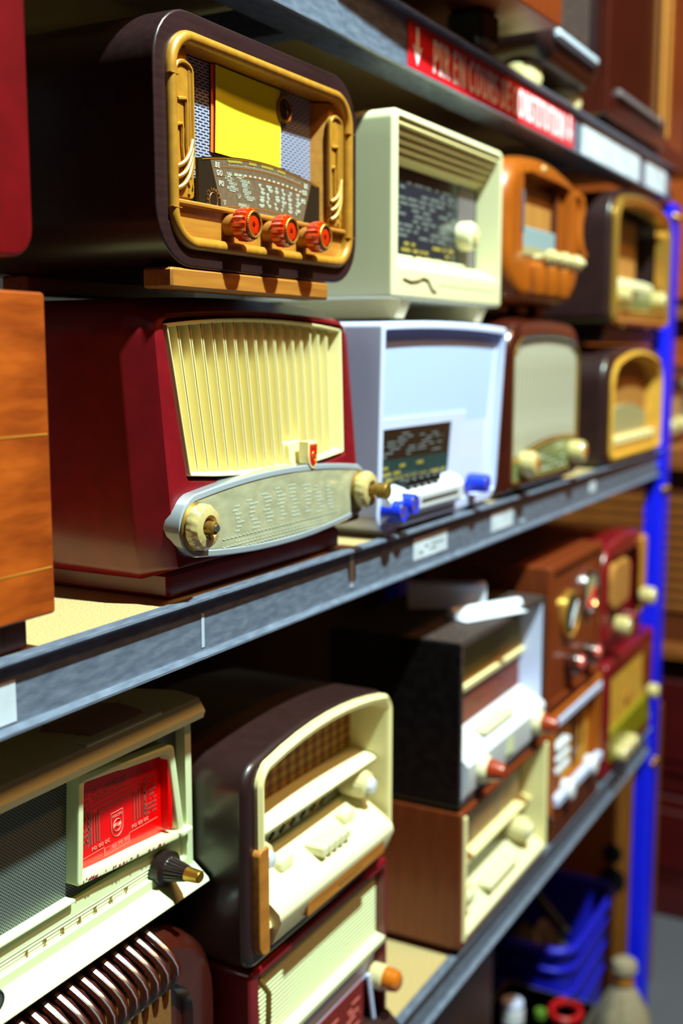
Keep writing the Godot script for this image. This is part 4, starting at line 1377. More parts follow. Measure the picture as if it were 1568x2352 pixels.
	for i in 4:
		var x := 0.042 + i * 0.0075
		for e in [[x - 0.0033, 0.0858, x + 0.0033, 0.0862], [x - 0.0033, 0.0905, x + 0.0033, 0.0909], [x - 0.0033, 0.0858, x - 0.003, 0.0909], [x + 0.003, 0.0858, x + 0.0033, 0.0909]]:
			w2.mark(e[0], e[1], e[2], e[3], z)
		if i > 0:
			w2.text(["", "GO", "PO", "OC"][i], font_bold, 0.0028, Vector3(x, 0.0884, z + 0.0002), Basis(), 1, 0.0048)
	# shield with circle, stars and waves
	var sh := [Vector3(0.047, 0.119, z), Vector3(0.047, 0.105, z)]
	for q in arc(Vector2(0.054, 0.105), Vector2(0.007, 0.009), 180, 360, 10):
		sh.push_back(Vector3(q.x, q.y, z))
	sh.push_back(Vector3(0.061, 0.119, z))
	w2.tube(sh, 0.0004, 4, true)
	var c := []
	for i in 20:
		c.push_back(Vector3(0.054 + cos(TAU * i / 20) * 0.0049, 0.1063 + sin(TAU * i / 20) * 0.0055, z))
	w2.tube(c, 0.0004, 4, true)
	for k in 3:
		w2.tube([Vector3(0.0494, 0.1052 + k * 0.0011, z), Vector3(0.0525, 0.1062 + k * 0.0011, z), Vector3(0.0555, 0.1048 + k * 0.0011, z), Vector3(0.0586, 0.106 + k * 0.0011, z)], 0.0003, 4)
	w2.text("PHILIPS", font_bold, 0.0024, Vector3(0.054, 0.1155, z + 0.0002), Basis(), 1, 0.0115)
	part(f, "emblem", w2, M.print_pink)
	# ledge under the plate, ribbed number band, sloping lip
	bx(t, "ledge", M.mint, Vector3(-0.077, 0.066, -0.007), Vector3(0.145, 0.003, 0.014), 0.001)
	bx(t, "band", M.mint, Vector3(-0.008, 0.048, -0.011), Vector3(0.282, 0.03, 0.012), 0.001)
	for i in 6:
		bx(t, "rib", M.mint, Vector3(-0.012, 0.0345 + i * 0.003, -0.0052), Vector3(0.21, 0.0012, 0.0014), 0.0004)
	var num := MB.new()
	for i in 7:
		num.text(["1", "2", "3", "4", "5", "6", "7"][i], font_bold, 0.0065, Vector3(-0.053 + i * 0.0185, 0.0425, -0.0042))
	part(t, "numerals", num, M.brass_dull, "small raised brass numerals")
	part(t, "front_lip", xbar([Vector2(-0.015, 0.034), Vector2(-0.001, 0.0325), Vector2(0.014, 0.02), Vector2(0.0155, 0.0165), Vector2(0.012, 0.0125), Vector2(-0.015, 0.002)], -0.155, 0.1445), M.mint)
	# cone knob with brass tip, black knob at the other end
	var kc := Vector3(0.102, 0.0455, -0.004)
	var k := part(t, "knob", MB.new().lathe(kc, [Vector2(0.0145, 0), Vector2(0.016, 0.001), Vector2(0.016, 0.009), Vector2(0.0125, 0.0105), Vector2(0.0115, 0.012), Vector2(0.0075, 0.028), Vector2(0.0065, 0.0285)], 60, Basis(), 20, -0.0012, 4, 5), M.knob_brown, "dark brown fluted cone knob")
	part(k, "brass_tip", MB.new().lathe(kc + Vector3(0, 0, 0.028), [Vector2(0.0068, 0), Vector2(0.0056, 0.0125), Vector2(0.0046, 0.0135), Vector2(0.003, 0.0128), Vector2(0.0004, 0.0125)], 24), M.brass, "brass tip")
	var k2 := part(t, "knob", MB.new().lathe(Vector3(-0.116, 0.049, -0.004), [Vector2(0.0165, 0), Vector2(0.017, 0.002), Vector2(0.0145, 0.009), Vector2(0.0105, 0.012), Vector2(0.0098, 0.031), Vector2(0.0088, 0.033), Vector2(0.0004, 0.033)], 40), mk("knob_grey", Color(0.11, 0.11, 0.12), 0.35), "dark grey knob")
	part(k2, "end_disc", MB.new().lathe(Vector3(-0.116, 0.049, 0.0288), [Vector2(0.0068, 0), Vector2(0.0062, 0.0008), Vector2(0.0004, 0.0006)], 20), M.steel)
	bx(t, "base_strip", M.mint, Vector3(-0.008, 0.007, -0.06), Vector3(0.28, 0.014, 0.09), 0.002)
	bx(t, "switch", M.mint, Vector3(0.128, 0.071, 0.0), Vector3(0.016, 0.006, 0.012), 0.0015)


# ---------------------------------------------------------------- ribbed bakelite under it
func radio_ribbed() -> void:
	var t := thing("radio", "round-shouldered brown bakelite radio with a row of metal-edged ribs", "radio", Vector3(0.65, 0.8285, -0.03))
	t.scale = Vector3(1.0, 0.898, 1.0)
	var outer := rr(-0.192, 0.002, 0.192, 0.342, [0.02, 0.02, 0.1, 0.1], 8, 6)
	var m := MB.new()
	m.loft([at_z(inset(outer, 0.02), -0.2), at_z(outer, -0.17), at_z(outer, -0.03), at_z(inset(outer, 0.005), -0.012), at_z(inset(outer, 0.016), -0.002), at_z(inset(outer, 0.05), 0.0), at_z(inset(outer, 0.055), -0.01)])
	part(t, "body", m, M.bakelite)
	var hollow := slab(rr(-0.13, 0.14, 0.108, 0.318, 0.03, 8, 6), -0.012, 0.001, 0.0005)
	part(t, "grille_cloth", hollow, M.brown_cloth)
	for i in 17:
		var x := 0.098 - i * 0.0142
		var pts := []
		for j in 9:
			var u := j / 8.0
			pts.push_back(Vector3(x + 0.004 * sin(u * PI), 0.346 - 0.06 * u, -0.022 + 0.034 * sin(u * PI * 0.85)))
		var r := part(t, "rib", MB.new().tube(pts, 0.0047, 8), M.bakelite, "curved bakelite rib")
		var edge := []
		for v in pts:
			edge.push_back(v + Vector3(-0.002, 0.001, 0.0038))
		part(r, "metal_edge", MB.new().tube(edge, 0.0009, 6), M.tin_grey)
	part(t, "dial", slab(rr(-0.1, 0.04, 0.1, 0.12, 0.03, 8, 6), -0.01, 0.002, 0.002), M.dial_olive)


# ---------------------------------------------------------------- brown radio with the deep cream front
func radio_cream_front() -> void:
	var t := thing("radio", "dark brown radio with deep cream front, check cloth and piano keys", "radio", Vector3(0.988, 1.0465, 0.0))
	var outer := arch(rr(-0.152, 0.016, 0.148, 0.218, [0.02, 0.02, 0.022, 0.022], 6, 8), 0.12, 0.017)
	var hole := arch(rr(-0.128, 0.058, 0.138, 0.209, [0.006, 0.006, 0.012, 0.012], 6, 8), 0.12, 0.015)
	part(t, "body", shell(outer, 0.2, hole, 0.05, 0.008), M.bakelite_dark)
	bx(t, "base", M.bakelite_dark, Vector3(0, 0.0153, -0.1), Vector3(0.26, 0.0056, 0.15), 0.002)
	part(t, "frame", rim(hole, [Vector2(-0.0075, -0.002), Vector2(-0.0075, 0.004), Vector2(-0.004, 0.0075), Vector2(0.001, 0.006), Vector2(0.003, 0.002), Vector2(0.0042, -0.044), Vector2(-0.004, -0.044)]), M.cream, "cream plastic frame")
	part(t, "grille_cloth", slab(inset(hole, 0.002), -0.0485, -0.0425, 0.0004), M.check_cloth, "golden check grille cloth")
	part(t, "crossbar", xbar([Vector2(-0.046, 0.138), Vector2(-0.046, 0.149), Vector2(-0.012, 0.1435), Vector2(-0.008, 0.14), Vector2(-0.01, 0.1355)], -0.126, 0.132), M.cream_pale)
	var d := bx(t, "dial", M.dial_olive, Vector3(-0.01, 0.118, -0.04), Vector3(0.23, 0.038, 0.004), 0.0)
	var letters := MB.new()
	rng.seed = 61
	for i in 8:
		var x := -0.088 + i * 0.021
		letters.tube([Vector3(x - 0.005, 0.106, -0.0375), Vector3(x + 0.004, 0.11, -0.0375), Vector3(x - 0.003, 0.118, -0.0375), Vector3(x + 0.006, 0.128, -0.0375)], 0.0016, 5)
	part(d, "gilt_figures", letters, M.print_dark)
	part(d, "marks", dashes(MB.new(), -0.11, 0.102, 0.09, 0.132, 4, 63, -0.0378, 0.35), M.tan_cloth)
	# sloping console with keys
	var con := part(t, "console", xbar([Vector2(-0.046, 0.03), Vector2(-0.046, 0.1), Vector2(-0.034, 0.1), Vector2(0.006, 0.076), Vector2(0.016, 0.068), Vector2(0.018, 0.06), Vector2(0.008, 0.036), Vector2(-0.004, 0.03)], -0.118, 0.126), M.cream_pale)
	bx(con, "brand_strip", M.plinth_wood, Vector3(0.02, 0.0495, 0.0128), Vector3(0.17, 0.016, 0.008), 0.001)
	part(con, "brand_marks", dashes(MB.new(), -0.005, 0.047, 0.05, 0.054, 1, 66, 0.0172, 1.0), M.gold_trim)
	for i in 5:
		bx(con, "key", M.cream_pale, Vector3(-0.012 + i * 0.0125, 0.088, -0.004), Vector3(0.0112, 0.012, 0.024), 0.002)
	for x in [-0.062, 0.07]:
		part(con, "thumb_tab", slab(rr(x - 0.013, 0.084, x + 0.013, 0.1, 0.006, 4, 3), -0.02, -0.008, 0.003), M.cream_pale)
	for x in [-0.106, 0.11]:
		var k := round_knob(t, Vector3(x, 0.115, -0.038), 0.0165, 0.034, M.ivory, "ivory fluted knob", 20)
		part(k, "hub", MB.new().lathe(Vector3(x, 0.115, -0.004), [Vector2(0.0095, 0), Vector2(0.0075, 0.005), Vector2(0.0005, 0.006)], 18), M.white_plastic)
	part(t, "corner_piece", slab(rr(-0.14, 0.03, -0.122, 0.138, [0.012, 0.004, 0.003, 0.006], 4, 4), -0.01, 0.0085, 0.002), M.plinth_wood, "chipped amber corner piece")


# ---------------------------------------------------------------- maroon radio with the ribbed cream grille
func radio_striped() -> void:
	var t := thing("radio", "maroon radio with horizontally ribbed cream grille and red dial cloth", "radio", Vector3(0.997, 0.8285, -0.004))
	t.scale = Vector3(0.976, 1.062, 0.976)
	var outer := rr(-0.152, 0.012, 0.152, 0.2165, 0.008, 6, 8)
	var hole := rr(-0.138, 0.03, 0.142, 0.208, 0.004, 6, 8)
	part(t, "body", shell(outer, 0.2, hole, 0.02, 0.004), M.maroon)
	var g := bx(t, "grille", M.mint, Vector3(0.002, 0.168, -0.0165), Vector3(0.278, 0.078, 0.006), 0.001)
	for i in 17:
		part(g, "rib", xbar([Vector2(-0.0135, 0.1305 + i * 0.0045), Vector2(-0.0105, 0.1313 + i * 0.0045), Vector2(-0.0105, 0.1328 + i * 0.0045), Vector2(-0.0135, 0.1336 + i * 0.0045)], -0.136, 0.14), M.mint)
	part(t, "bar", xbar([Vector2(-0.0135, 0.118), Vector2(0.001, 0.12), Vector2(0.002, 0.126), Vector2(-0.0135, 0.129)], -0.137, 0.141), M.mint)
	bx(t, "pale_strip", M.lavender, Vector3(0.002, 0.1, -0.0155), Vector3(0.278, 0.034, 0.004), 0.0)
	var d := bx(t, "dial", M.red_cloth, Vector3(-0.012, 0.06, -0.0145), Vector3(0.245, 0.05, 0.005), 0.0)
	part(d, "marks", dashes(MB.new(), -0.12, 0.04, 0.1, 0.08, 7, 71, -0.0115, 0.4), M.print_pink)
	part(d, "end_post", MB.new().tube([Vector3(0.115, 0.09, -0.008), Vector3(0.122, 0.036, -0.004)], 0.003, 8), M.lavender)
	part(t, "bottom_rail", xbar([Vector2(-0.018, 0.012), Vector2(0.018, 0.012), Vector2(0.019, 0.02), Vector2(0.002, 0.034), Vector2(-0.018, 0.036)], -0.148, 0.15), M.bakelite_dark)
	var k := round_knob(t, Vector3(0.134, 0.08, -0.012), 0.013, 0.038, M.orange_knob, "clear amber knob")
	part(k, "collar", MB.new().lathe(Vector3(0.134, 0.08, -0.012), [Vector2(0.0145, 0.001), Vector2(0.0148, 0.016), Vector2(0.013, 0.018)], 18), M.ivory)
	part(t, "corner_clip", MB.new().tube([Vector3(-0.128, 0.2, -0.006), Vector3(-0.122, 0.185, 0.002), Vector3(-0.126, 0.165, 0.004), Vector3(-0.121, 0.152, 0.0)], 0.003, 7), M.brass_dull, "tarnished metal clip")
	for x in [-0.1, 0.1]:
		bx(t, "foot", M.black_plastic, Vector3(x, 0.006, -0.09), Vector3(0.04, 0.0125, 0.12), 0.002)
	for i in 2:
		var s := thing("socket_plate", ["ivory two-hole socket plate nearer the amber knob of the maroon ribbed radio", "ivory two-hole socket plate farther from the amber knob of the maroon ribbed radio"][i], "socket plate", Vector3(1.047 - i * 0.056, 0.862, 0.0115), 0.0, "socket plates on the bottom rail")
		part(s, "plate", slab(rr(-0.023, -0.012, 0.023, 0.012, 0.003, 4, 3), -0.004, 0.005, 0.001), M.cream_pale)
		for x in [-0.011, 0.011]:
			part(s, "hole", MB.new().lathe(Vector3(x, 0, 0.005), [Vector2(0.004, -0.001), Vector2(0.0035, 0.0004), Vector2(0.0004, 0.0003)], 12), M.dial_olive)
		s.rotation.x = deg_to_rad(-38)
		s.position = Vector3(1.047 - i * 0.056, 0.862, 0.0115)


# ---------------------------------------------------------------- black case with the white lining
func radio_black_case() -> void:
	var t := thing("radio", "worn black radio case with white lined sides and orange cone knobs", "radio", Vector3(1.52, 1.0365, 0.0))
	var outer := rr(-0.17, 0.004, 0.17, 0.232, 0.003, 6, 8)
	var hole := rr(-0.162, 0.012, 0.162, 0.2255, 0.002, 6, 8)
	part(t, "body", shell(outer, 0.2, hole, 0.042, 0.001), M.black_lacquer)
	bx(t, "worn_top", M.worn_top, Vector3(0, 0.2322, -0.1), Vector3(0.336, 0.001, 0.196), 0.0003)
	part(t, "edge", rim(outer, [Vector2(0.0002, -0.004), Vector2(0.0002, 0.001), Vector2(0.007, 0.001), Vector2(0.007, -0.004)]), M.worn_top)
	for s in [-1.0, 1.0]:
		bx(t, "side_lining", M.lavender, Vector3(s * 0.1605, 0.119, -0.022), Vector3(0.002, 0.212, 0.042), 0.0)
	bx(t, "grille_cloth", M.olive_cloth, Vector3(0, 0.19, -0.0395), Vector3(0.318, 0.072, 0.004), 0.0)
	part(t, "bar", xbar([Vector2(-0.042, 0.139), Vector2(-0.03, 0.14), Vector2(-0.028, 0.148), Vector2(-0.042, 0.154)], -0.159, 0.159), M.cream_yellow)
	var d := bx(t, "dial", M.rust_panel, Vector3(0, 0.112, -0.0395), Vector3(0.318, 0.056, 0.004), 0.0)
	part(d, "marks", dashes(MB.new(), -0.14, 0.093, 0.14, 0.132, 5, 81, -0.037, 0.35), M.walnut)
	var con := part(t, "console", xbar([Vector2(-0.04, 0.012), Vector2(-0.04, 0.085), Vector2(-0.034, 0.086), Vector2(0.004, 0.066), Vector2(0.008, 0.06), Vector2(0.004, 0.02), Vector2(0.0, 0.012)], -0.159, 0.159), M.white_plastic)
	bx(con, "key_panel", M.cream_pale, Vector3(-0.01, 0.0795, -0.014), Vector3(0.12, 0.006, 0.024), 0.001)
	bx(con, "name_plate", M.mint, Vector3(0.005, 0.044, 0.006), Vector3(0.028, 0.03, 0.003), 0.0005)
	for x in [-0.105, 0.12]:
		var c := Vector3(x, 0.042, 0.004)
		var k := part(t, "knob", MB.new().lathe(c, [Vector2(0.0195, 0), Vector2(0.0205, 0.003), Vector2(0.019, 0.01), Vector2(0.016, 0.014), Vector2(0.0004, 0.014)], 24), M.cream_pale, "cream knob with orange cone")
		part(k, "cone", MB.new().lathe(c, [Vector2(0.0155, 0.0135), Vector2(0.0155, 0.018), Vector2(0.011, 0.034), Vector2(0.009, 0.0365), Vector2(0.0004, 0.037)], 24), M.red_tip)
	for x in [-0.13, 0.13]:
		bx(t, "foot", M.black_plastic, Vector3(x, 0.0022, -0.1), Vector3(0.03, 0.0044, 0.15), 0.001)


# ---------------------------------------------------------------- walnut box with the cream front
func radio_walnut_box() -> void:
	var t := thing("radio", "brown wooden radio box with cream front and broad keys, under a black case", "radio", Vector3(1.532, 0.8285, 0.004))
	var outer := rr(-0.182, 0.01, 0.182, 0.2065, 0.004, 6, 8)
	var hole := rr(-0.174, 0.018, 0.174, 0.199, 0.003, 6, 8)
	part(t, "body", shell(outer, 0.215, hole, 0.046, 0.002), M.walnut_warm)
	for s in [-1.0, 1.0]:
		part(t, "front_frame", MB.new().box(Vector3(s * 0.1695, 0.1085, -0.02), Vector3(0.009, 0.18, 0.046), 0.002), M.cream_yellow)
	bx(t, "grille_back", M.khaki, Vector3(0, 0.15, -0.0435), Vector3(0.33, 0.098, 0.004), 0.0)
	for q in [[-0.108, 0.1], [0.0, 0.1], [0.106, 0.095]]:
		var g := bx(t, "grille_panel", M.white_plastic, Vector3(q[0], 0.14, -0.0405), Vector3(q[1], 0.062, 0.003), 0.001)
		for i in 8:
			bx(g, "rib", M.cream_pale, Vector3(q[0], 0.1135 + i * 0.0076, -0.0387), Vector3(q[1] - 0.006, 0.0032, 0.002), 0.0006)
	part(t, "bar", xbar([Vector2(-0.042, 0.094), Vector2(-0.024, 0.096), Vector2(-0.022, 0.102), Vector2(-0.042, 0.108)], -0.165, 0.165), M.cream_yellow)
	bx(t, "dial", M.dial_olive, Vector3(0, 0.073, -0.041), Vector3(0.33, 0.042, 0.004), 0.0)
	var con := part(t, "console", xbar([Vector2(-0.044, 0.016), Vector2(-0.044, 0.052), Vector2(-0.036, 0.053), Vector2(-0.002, 0.03), Vector2(0.002, 0.024), Vector2(0.0, 0.016)], -0.165, 0.165), M.cream_pale)
	for i in 5:
		bx(con, "key", M.cream_pale, Vector3(-0.05 + i * 0.0235, 0.0485, -0.014), Vector3(0.022, 0.009, 0.026), 0.0015)
	for q in [[-0.135, 0.068], [0.112, 0.07]]:
		var k := round_knob(t, Vector3(q[0], q[1], -0.04), 0.02, 0.036, M.ivory, "plump ivory knob")
		part(k, "hub", MB.new().lathe(Vector3(q[0], q[1], -0.005), [Vector2(0.012, 0), Vector2(0.01, 0.004), Vector2(0.0005, 0.005)], 18), M.cream_pale)
	for x in [-0.14, 0.14]:
		bx(t, "foot", M.black_plastic, Vector3(x, 0.0055, -0.11), Vector3(0.035, 0.0112, 0.16), 0.001)


# ---------------------------------------------------------------- the far end of the lower shelf
func radios_far_low() -> void:
	# wooden set with gauges
	var t := thing("radio", "plain brown wooden receiver with round gauges, two pinkish knobs", "radio", Vector3(1.862, 1.0585, 0.0))
	var outer := rr(-0.148, 0.006, 0.148, 0.25, 0.004, 6, 8)
	part(t, "body", shell(outer, 0.22, rr(-0.128, 0.02, 0.138, 0.238, 0.004, 6, 8), 0.012, 0.003), M.walnut_warm)
	bx(t, "front_panel", M.walnut_warm, Vector3(0.005, 0.129, -0.009), Vector3(0.262, 0.214, 0.006), 0.002)
	var g := part(t, "gauge", MB.new().lathe(Vector3(-0.035, 0.152, -0.006), [Vector2(0.042, 0), Vector2(0.042, 0.008), Vector2(0.037, 0.01), Vector2(0.034, 0.006)], 28), M.gold_trim, "round gauge with gilt bezel")
	part(g, "gauge_face", MB.new().lathe(Vector3(-0.035, 0.152, -0.004), [Vector2(0.035, 0), Vector2(0.034, 0.004), Vector2(0.0005, 0.005)], 24), M.black_plastic)
	part(g, "gauge_wedge", MB.new().prism(PackedVector2Array([Vector2(-0.035, 0.13), Vector2(-0.012, 0.152), Vector2(-0.006, 0.17), Vector2(-0.03, 0.15)]), 0.001, 0.003), M.white_plastic)
	var g2 := part(t, "gauge", MB.new().lathe(Vector3(0.073, 0.172, -0.006), [Vector2(0.04, 0), Vector2(0.04, 0.008), Vector2(0.036, 0.011), Vector2(0.033, 0.006)], 28), M.chrome, "round gauge with silver bezel")
	part(g2, "gauge_face", MB.new().lathe(Vector3(0.073, 0.172, -0.004), [Vector2(0.034, 0), Vector2(0.033, 0.005), Vector2(0.0005, 0.006)], 24), M.khaki)
	part(g2, "red_zone", MB.new().prism(PackedVector2Array([Vector2(0.05, 0.146), Vector2(0.08, 0.142), Vector2(0.1, 0.16), Vector2(0.094, 0.178), Vector2(0.076, 0.166)]), 0.0015, 0.003), mk("zone_red", Color(0.9, 0.12, 0.1), 0.35))
	for q in [[-0.03, 0.068], [0.07, 0.062]]:
		var k := round_knob(t, Vector3(q[0], q[1], -0.006), 0.021, 0.024, M.bakelite, "brown bakelite knob")
		part(k, "dome", MB.new().lathe(Vector3(q[0], q[1] + 0.002, 0.0175), [Vector2(0.013, 0), Vector2(0.011, 0.005), Vector2(0.0005, 0.008)], 16), M.pink_shine)
	for x in [-0.11, 0.11]:
		bx(t, "foot", M.black_plastic, Vector3(x, 0.0035, -0.1), Vector3(0.03, 0.0068, 0.14), 0.001)
	# honey set with white bars
	t = thing("radio", "honey wooden radio with white crossbars and white keys on a dark plinth", "radio", Vector3(1.893, 0.8285, 0.0))
	bx(t, "plinth", M.walnut, Vector3(0, 0.0245, -0.1), Vector3(0.27, 0.049, 0.2), 0.003)
	outer = rr(-0.15, 0.049, 0.15, 0.229, 0.01, 6, 8)
	part(t, "body", shell(outer, 0.2, rr(-0.132, 0.066, 0.136, 0.216, 0.004, 6, 8), 0.03, 0.006), M.honey_wood)
	bx(t, "top_bar", M.lavender, Vector3(0.002, 0.208, -0.004), Vector3(0.264, 0.014, 0.012), 0.002)
	bx(t, "bottom_bar", M.lavender, Vector3(0.002, 0.072, 0.0), Vector3(0.264, 0.016, 0.014), 0.002)
	bx(t, "grille_cloth", M.yellow_panel, Vector3(0.002, 0.14, -0.027), Vector3(0.266, 0.146, 0.004), 0.0)
	bx(t, "slot", M.walnut, Vector3(0.05, 0.14, -0.0235), Vector3(0.03, 0.12, 0.004), 0.001)
	bx(t, "slot", M.walnut, Vector3(0.095, 0.15, -0.0235), Vector3(0.012, 0.1, 0.004), 0.001)
	for i in 3:
		bx(t, "key", M.white_plastic, Vector3(-0.07, 0.115 + i * 0.02, -0.014), Vector3(0.07, 0.012, 0.022), 0.003)
	for x in [-0.075, 0.06]:
		round_knob(t, Vector3(x, 0.078, -0.004), 0.018, 0.022, M.white_plastic, "white knob")
	# maroon set with tan grille
	t = thing("radio", "maroon radio with small tan grille and gilt side column", "radio", Vector3(2.19, 1.0625, -0.004))
	outer = arch(rr(-0.145, 0.03, 0.145, 0.222, [0.02, 0.02, 0.05, 0.05], 6, 8), 0.12, 0.014)
	part(t, "body", shell(outer, 0.21, rr(-0.12, 0.05, 0.105, 0.2, [0.01, 0.01, 0.03, 0.03], 6, 8), 0.016, 0.012), M.maroon)
	bx(t, "base", M.maroon, Vector3(0, 0.0155, -0.1), Vector3(0.25, 0.031, 0.16), 0.003)
	part(t, "grille_cloth", slab(rr(-0.105, 0.1, 0.02, 0.186, [0.02, 0.02, 0.02, 0.03], 6, 4), -0.016, 0.004, 0.003), M.reed_cloth)
	part(t, "side_column", slab(rr(0.105, 0.055, 0.138, 0.215, [0.006, 0.006, 0.012, 0.012], 4, 4), -0.012, 0.008, 0.004), M.gold_wood)
	for q in [[-0.075, 0.068], [0.115, 0.09]]:
		round_knob(t, Vector3(q[0], q[1], 0.004), 0.019, 0.03, M.clear_knob, "pearly knob")
	# maroon set with yellow front
	t = thing("radio", "maroon cased radio with yellow front panel and olive sloping dial", "radio", Vector3(2.25, 0.8285, 0.0))
	outer = rr(-0.182, 0.006, 0.182, 0.2335, [0.006, 0.006, 0.016, 0.016], 6, 8)
	part(t, "body", shell(outer, 0.23, rr(-0.155, 0.02, 0.165, 0.205, 0.006, 6, 8), 0.014, 0.006), M.maroon)
	bx(t, "front_panel", M.yellow_panel, Vector3(0.0, 0.135, -0.009), Vector3(0.314, 0.136, 0.006), 0.002)
	bx(t, "side_strip", M.walnut_warm, Vector3(0.135, 0.16, -0.003), Vector3(0.046, 0.08, 0.008), 0.002)
	part(t, "dial", xbar([Vector2(-0.012, 0.03), Vector2(0.004, 0.034), Vector2(0.002, 0.09), Vector2(-0.012, 0.095)], -0.15, 0.16), M.olive_dial, "olive dial")
	part(t, "speaker_boss", MB.new().lathe(Vector3(-0.01, 0.125, -0.006), [Vector2(0.016, 0), Vector2(0.012, 0.004), Vector2(0.0005, 0.004)], 16), M.plinth_wood)
	for q in [[-0.11, 0.04], [-0.07, 0.04], [-0.03, 0.04], [0.14, 0.1]]:
		round_knob(t, Vector3(q[0], q[1], 0.002), 0.016, 0.024, M.clear_knob, "pearly knob")
	bx(t, "base", M.black_plastic, Vector3(0, 0.0035, -0.11), Vector3(0.34, 0.007, 0.18), 0.001)


func papers() -> void:
	var t := thing("paper_roll", "white paper roll lying on the worn black radio case", "paper", Vector3(1.522, 1.2698, -0.034), -26.6)
	var b := Basis(Vector3.FORWARD, Vector3.UP, Vector3.RIGHT)
	part(t, "roll", MB.new().lathe(Vector3(-0.066, 0.0085, 0), [Vector2(0.006, 0), Vector2(0.008, 0.0), Vector2(0.0085, 0.004), Vector2(0.0085, 0.128), Vector2(0.008, 0.132), Vector2(0.006, 0.132)], 18, b), M.paper)
	part(t, "flap", MB.new().box(Vector3(0.0, 0.0012, 0.012), Vector3(0.12, 0.0008, 0.028), 0.0), M.paper)
	t = thing("carton", "flat white carton behind the paper roll on the black radio case", "carton", Vector3(1.531, 1.2698, -0.1), -61.0)
	part(t, "box", MB.new().box(Vector3(0, 0.019, 0), Vector3(0.115, 0.036, 0.03), 0.001), M.paper)
	part(t, "lid_flap", MB.new().box(Vector3(0.0, 0.0378, 0.002), Vector3(0.115, 0.001, 0.032), 0.0), M.lavender)


# ---------------------------------------------------------------- what stands on the topmost shelf
func radios_on_top() -> void:
	var t := thing("radio", "overhanging orange brown wooden radio on the topmost shelf above the banner", "radio", Vector3(1.262, 2.0235, 0.052), -3.0)
	part(t, "body", shell(rr(-0.24, 0.042, 0.24, 0.33, 0.006, 6, 8), 0.25, rr(-0.2, 0.08, 0.2, 0.3, 0.02, 6, 8), 0.02, 0.002), M.walnut_warm)
	bx(t, "grille_cloth", M.brown_cloth, Vector3(0, 0.19, -0.017), Vector3(0.396, 0.216, 0.004), 0.0)
	for q in [[-0.2, -0.21, "brass_dull"], [0.2, -0.21, "brass_dull"], [-0.2, -0.08, "black_plastic"], [0.12, -0.07, "black_plastic"]]:
		bx(t, "foot", M[q[2]], Vector3(q[0], 0.021, q[1]), Vector3(0.055, 0.042, 0.05), 0.006)
	t = thing("radio", "dark glossy radio with metal sill strip coloured pale for its reflection on the topmost shelf", "radio", Vector3(1.715, 2.0235, 0.016))
	part(t, "body", shell(rr(-0.13, 0.03, 0.14, 0.31, [0.04, 0.04, 0.02, 0.02], 6, 8), 0.2, rr(-0.11, 0.075, 0.1, 0.29, 0.01, 6, 8), 0.015, 0.02), M.bakelite_dark)
	bx(t, "front_panel", M.worn_top, Vector3(-0.005, 0.182, -0.012), Vector3(0.208, 0.212, 0.004), 0.001)
	bx(t, "metal_sill", M.scuff_and_glint, Vector3(-0.005, 0.068, 0.004), Vector3(0.19, 0.014, 0.012), 0.004)  # pale blue colour stands in for a reflection on the metal
	for x in [-0.09, 0.1]:
		part(t, "foot", MB.new().lathe(Vector3(x, 0.0, -0.05), [Vector2(0.026, 0), Vector2(0.03, 0.012), Vector2(0.028, 0.031), Vector2(0.0004, 0.031)], 18, Basis(Vector3.RIGHT, Vector3.FORWARD, Vector3.UP)), M.ivory)
	t = thing("radio", "tall brown cabinet with framed panel beside the blue post on the topmost shelf", "radio", Vector3(2.13, 2.0235, 0.008))
	part(t, "body", shell(rr(-0.21, 0.012, 0.2, 0.42, 0.006, 6, 8), 0.28, rr(-0.16, 0.06, 0.15, 0.4, 0.004, 6, 8), 0.012, 0.004), M.bakelite)
	bx(t, "panel", M.bakelite, Vector3(-0.005, 0.23, -0.008), Vector3(0.306, 0.336, 0.006), 0.002)
	bx(t, "panel_edge", M.plinth_wood, Vector3(0.152, 0.23, 0.001), Vector3(0.014, 0.34, 0.008), 0.002)
	bx(t, "sill", M.tin_grey, Vector3(-0.01, 0.055, 0.003), Vector3(0.3, 0.014, 0.01), 0.003)
	bx(t, "base", M.black_plastic, Vector3(0, 0.006, -0.13), Vector3(0.36, 0.0122, 0.24), 0.001)
	t = thing("radio", "orange wooden cabinet at the end of the topmost shelf over the blue post", "radio", Vector3(2.49, 2.0235, -0.01))
	part(t, "body", shell(rr(-0.145, 0.0, 0.15, 0.4, 0.006, 6, 8), 0.3, rr(-0.11, 0.04, 0.11, 0.36, 0.006, 6, 8), 0.012, 0.006), M.cherry)
	bx(t, "panel", M.walnut_warm, Vector3(0, 0.2, -0.008), Vector3(0.216, 0.316, 0.006), 0.002)
	bx(t, "trim_strip", M.plinth_wood, Vector3(-0.07, 0.2, -0.003), Vector3(0.02, 0.3, 0.008), 0.002)


# ---------------------------------------------------------------- under the lowest shelf


